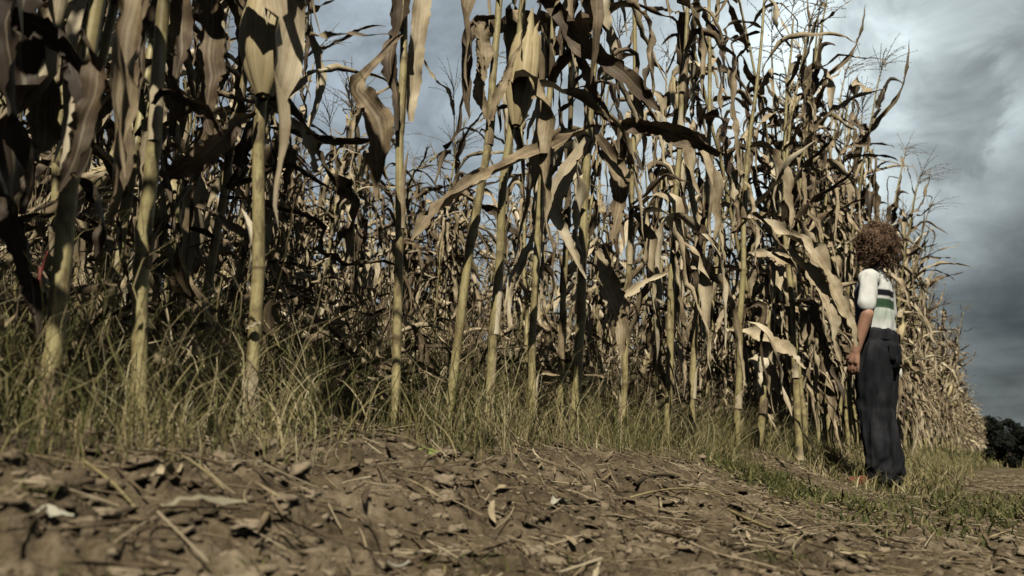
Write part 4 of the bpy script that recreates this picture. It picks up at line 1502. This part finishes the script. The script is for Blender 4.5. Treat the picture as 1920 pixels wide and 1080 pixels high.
        return V + N * (np.sign(f) * np.abs(f) ** 0.8 * 0.017 + g + kn)[:, None]
    jc = [((0, 0, 0.655), 0.092, (0, 0, 0.60), 0.098, (0.86, 1.0, 0.3)), ((0, 0, 0.60), 0.098, (-0.006, 0, 0.54), 0.096, (0.95, 1.03, 0.6))]
    for sg in (1, -1):
        jc += [((0, 0.046 * sg, 0.57), 0.080, (0.012, 0.054 * sg, 0.33), 0.062), ((0.012, 0.054 * sg, 0.33), 0.064, (-0.008, 0.056 * sg, 0.075), 0.067, (1, 1, 0.5)),
               ((-0.008, 0.054 * sg, 0.10), 0.055, (-0.006, 0.055 * sg, 0.045), 0.060, (1.08, 1, 0.45))]
    jo = link('trousers', blend_mesh('trousers', jc, 0.0055, 2, mj, folds), root)
    mb = MB()                                        # waistband
    a = np.linspace(0, 2 * math.pi, 29)[:-1]
    ring = np.stack([np.cos(a) * 0.0835, np.sin(a) * 0.097, np.zeros(28)], -1)
    V = np.concatenate([ring + [0, 0, 0.628], ring * 1.02 + [0, 0, 0.648], ring * 1.0 + [0, 0, 0.668]])
    q = [[k * 28 + j, k * 28 + (j + 1) % 28, (k + 1) * 28 + (j + 1) % 28, (k + 1) * 28 + j] for k in range(2) for j in range(28)]
    mb.add(V, q)
    link('waistband', mb.mesh('waistband', mj), jo)
    for sg in (1, -1):                               # patch pockets on the seat
        pb = MB()
        gy, gz = np.meshgrid(np.linspace(-1, 1, 7), np.linspace(-1, 1, 7), indexing='ij')
        yy = sg * 0.046 + gy * 0.029 * (1 - 0.12 * (gz < -0.6))
        zz = 0.575 + gz * 0.036 - 0.006 * (1 - np.abs(gy)) * (gz < -0.9)
        xx = -0.0885 * np.sqrt(np.clip(1 - (yy / 0.125) ** 2, 0, 1)) - 0.009
        i, j = np.meshgrid(np.arange(6), np.arange(6), indexing='ij')
        pb.add(np.stack([xx, yy, zz], -1).reshape(-1, 3), np.stack([i * 7 + j, i * 7 + j + 1, (i + 1) * 7 + j + 1, (i + 1) * 7 + j], -1).reshape(-1, 4))
        po = link('back_pocket', pb.mesh('back_pocket', mj), jo)
        sm_ = po.modifiers.new('thick', 'SOLIDIFY')
        sm_.thickness = 0.006
    # white rag peeping out of the back pocket
    pk = MB()
    v, f = ICO1
    pk.add(v * np.array([0.006, 0.012, 0.024]) * (1 + 0.2 * fbm(v[:, 0] * 2, v[:, 1] * 2, v[:, 2] * 2, 3, 2))[:, None] + np.array([-0.078, -0.068, 0.495]), None, f)
    o = link('pocket_cloth', pk.mesh('pocket_cloth', plain('white_cloth', (0.62, 0.6, 0.52), 0.9, 0.1)), jo)
    o['label'] = 'bit of white cloth at the back pocket'

    # shoes
    shm = plain('red_shoe', (0.20, 0.045, 0.035), 0.6, 0.2, 60)
    sol = plain('shoe_sole', (0.10, 0.085, 0.07), 0.8, 0.2, 60)
    for sg in (1, -1):
        c = [(np.array([-0.03, 0.057 * sg, 0.034]), 0.032, np.array([0.05, 0.060 * sg, 0.034]), 0.034, (1, 1, 0.8)), (np.array([0.05, 0.060 * sg, 0.030]), 0.034, np.array([0.112, 0.065 * sg, 0.026]), 0.028, (1, 1, 0.75))]
        s = link('shoe', blend_mesh('shoe', c, 0.005, 2, shm), root)
        c = [(np.array([-0.03, 0.057 * sg, 0.008]), 0.036, np.array([0.112, 0.065 * sg, 0.008]), 0.032, (1, 1, 0.3))]
        link('sole', blend_mesh('sole', c, 0.004, 1, sol), s)

    # bushy curls
    hm, nt = new_mat('brown_curls')
    n1 = nt.noise(nt.n('ShaderNodeTexCoord').outputs['Object'], 45, 3, 0.6)
    c = nt.ramp(nt.math('ADD', nt.math('MULTIPLY', n1, 0.6), nt.math('MULTIPLY', attr(nt), 0.4)), [(0.25, (0.06, 0.034, 0.019)), (0.55, (0.18, 0.108, 0.062)), (0.85, (0.38, 0.25, 0.155))])
    finish(hm, nt, c, 0.55, 0.35)
    r = np.random.default_rng(91)
    mb = MB()
    v, f = ICO2
    cen = np.array([-0.008, 0, 1.055])
    k = 0.086 + 0.012 * fbm(v[:, 0] * 3, v[:, 1] * 3, v[:, 2] * 3, 7, 3)
    face = (v[:, 0] > 0.45) & (v[:, 2] < 0.45)
    k = np.where(face, 0.055, k)
    mb.add(v * k[:, None] + cen, None, f, None, 0.1)
    n = 0
    locks = norm(r.normal(0, 1, (110, 3)))
    lock_len = r.uniform(0.65, 1.35, 110)
    lock_rot = r.uniform(0, 6.28, 110)
    lock_tint = r.uniform(0, 1, 110)
    while n < 1500:
        li = int(r.integers(110))
        d = norm(locks[li] + r.normal(0, 0.13, 3))
        if d[2] < (-0.90 if d[0] < 0.35 else -0.45) or (d[0] > 0.62 and d[2] < 0.30):
            continue
        n += 1
        L = r.uniform(0.016, 0.044) * (1.6 if r.random() < 0.12 else 1.0)
        L *= lock_len[li]
        rot = lock_rot[li] + r.normal(0, 0.5)
        e1 = norm(np.cross(d, [0.3, 0.5, 0.8]))
        e2 = np.cross(d, e1)
        t = np.linspace(0, 1, 13)
        turns = r.uniform(1.0, 2.2)
        rad = r.uniform(0.003, 0.010)
        ph = rot + t * turns * 6.28
        drift = norm(e1 * math.cos(rot) + e2 * math.sin(rot) + np.array([0, 0, -0.4]))
        lump = 1 + 0.22 * vnoise(np.array([d[0] * 3.0]), np.array([d[1] * 3.0]), np.array([d[2] * 3.0]), 13)[0]
        P = cen + d * 0.078 * lump + (d[None] * L * t[:, None]) + drift[None] * (t[:, None] ** 2) * 0.030
        P = P + (e1[None] * np.cos(ph)[:, None] + e2[None] * np.sin(ph)[:, None]) * rad * np.minimum(1, t * 3)[:, None]
        tube(mb, P, np.linspace(0.0021, 0.0010, 13), 3, float(np.clip(lock_tint[li] + r.normal(0, 0.15), 0, 1)))
    link('hair', mb.mesh('hair', hm), root)


build_boy()

# ------------------------------------------------------------------ dark trees at the far right
M_TREE = plain('shade_dark_foliage', (0.010, 0.012, 0.008), 0.85, 0.4, 3)  # near-black albedo carries the storm-cloud shade in the foliage colour
M_BARK = plain('dark_bark', (0.04, 0.032, 0.025), 0.9, 0.3, 6)


def tree(label, px, py_top, Y, wid_px, seed, name='tree', cat='tree'):
    r = np.random.default_rng(seed)
    top = at(px, py_top, Y)
    z0 = float(ground_z(top[0], top[1]))
    H = top[2] - z0
    Wd = wid_px * P2px(Y)
    root = thing(name, label, cat, (top[0], top[1], z0), 'dark trees and bushes beyond the field')
    mb = MB()
    tube(mb, np.array([[0, 0, -0.1], [0.03 * H, 0, H * 0.3], [-0.02 * H, 0.02 * H, H * 0.7]]), np.array([0.05, 0.04, 0.015]) * H, 9)
    for k in range(6):
        a = r.uniform(0, 6.28)
        b = np.array([0, 0, H * r.uniform(0.12, 0.5)])
        e = b + np.array([math.cos(a) * Wd * 0.35, math.sin(a) * Wd * 0.35, H * r.uniform(0.1, 0.3)])
        tube(mb, spline([b, (b + e) / 2 + [0, 0, -0.03 * H], e], 7), np.linspace(0.02, 0.006, 7) * H, 6)
    link('trunk', mb.mesh('trunk', M_BARK), root)
    mb = MB()
    n = 9000
    lumps = np.stack([r.normal(0, Wd * 0.25, 26), r.normal(0, Wd * 0.25, 26), H * (0.04 + 0.82 * r.random(26))], -1)
    lr = H * r.uniform(0.10, 0.22, 26)
    i = r.integers(0, 26, n)
    d = norm(r.normal(0, 1, (n, 3)))
    c = lumps[i] + d * (lr[i] * r.random(n) ** 0.45)[:, None]
    c[:, 2] = np.clip(c[:, 2], 0.03 * H, H)
    s = H * r.uniform(0.018, 0.045, n)
    e1 = norm(np.cross(d + r.normal(0, .5, (n, 3)), r.normal(0, 1, (n, 3)))) * s[:, None]
    e2 = norm(np.cross(e1, d + r.normal(0, .4, (n, 3)))) * s[:, None] * 0.6
    V = np.stack([c - e1, c + e2, c + e1, c - e2], 1).reshape(-1, 3)
    mb.add(V, (np.arange(n) * 4)[:, None] + np.arange(4))
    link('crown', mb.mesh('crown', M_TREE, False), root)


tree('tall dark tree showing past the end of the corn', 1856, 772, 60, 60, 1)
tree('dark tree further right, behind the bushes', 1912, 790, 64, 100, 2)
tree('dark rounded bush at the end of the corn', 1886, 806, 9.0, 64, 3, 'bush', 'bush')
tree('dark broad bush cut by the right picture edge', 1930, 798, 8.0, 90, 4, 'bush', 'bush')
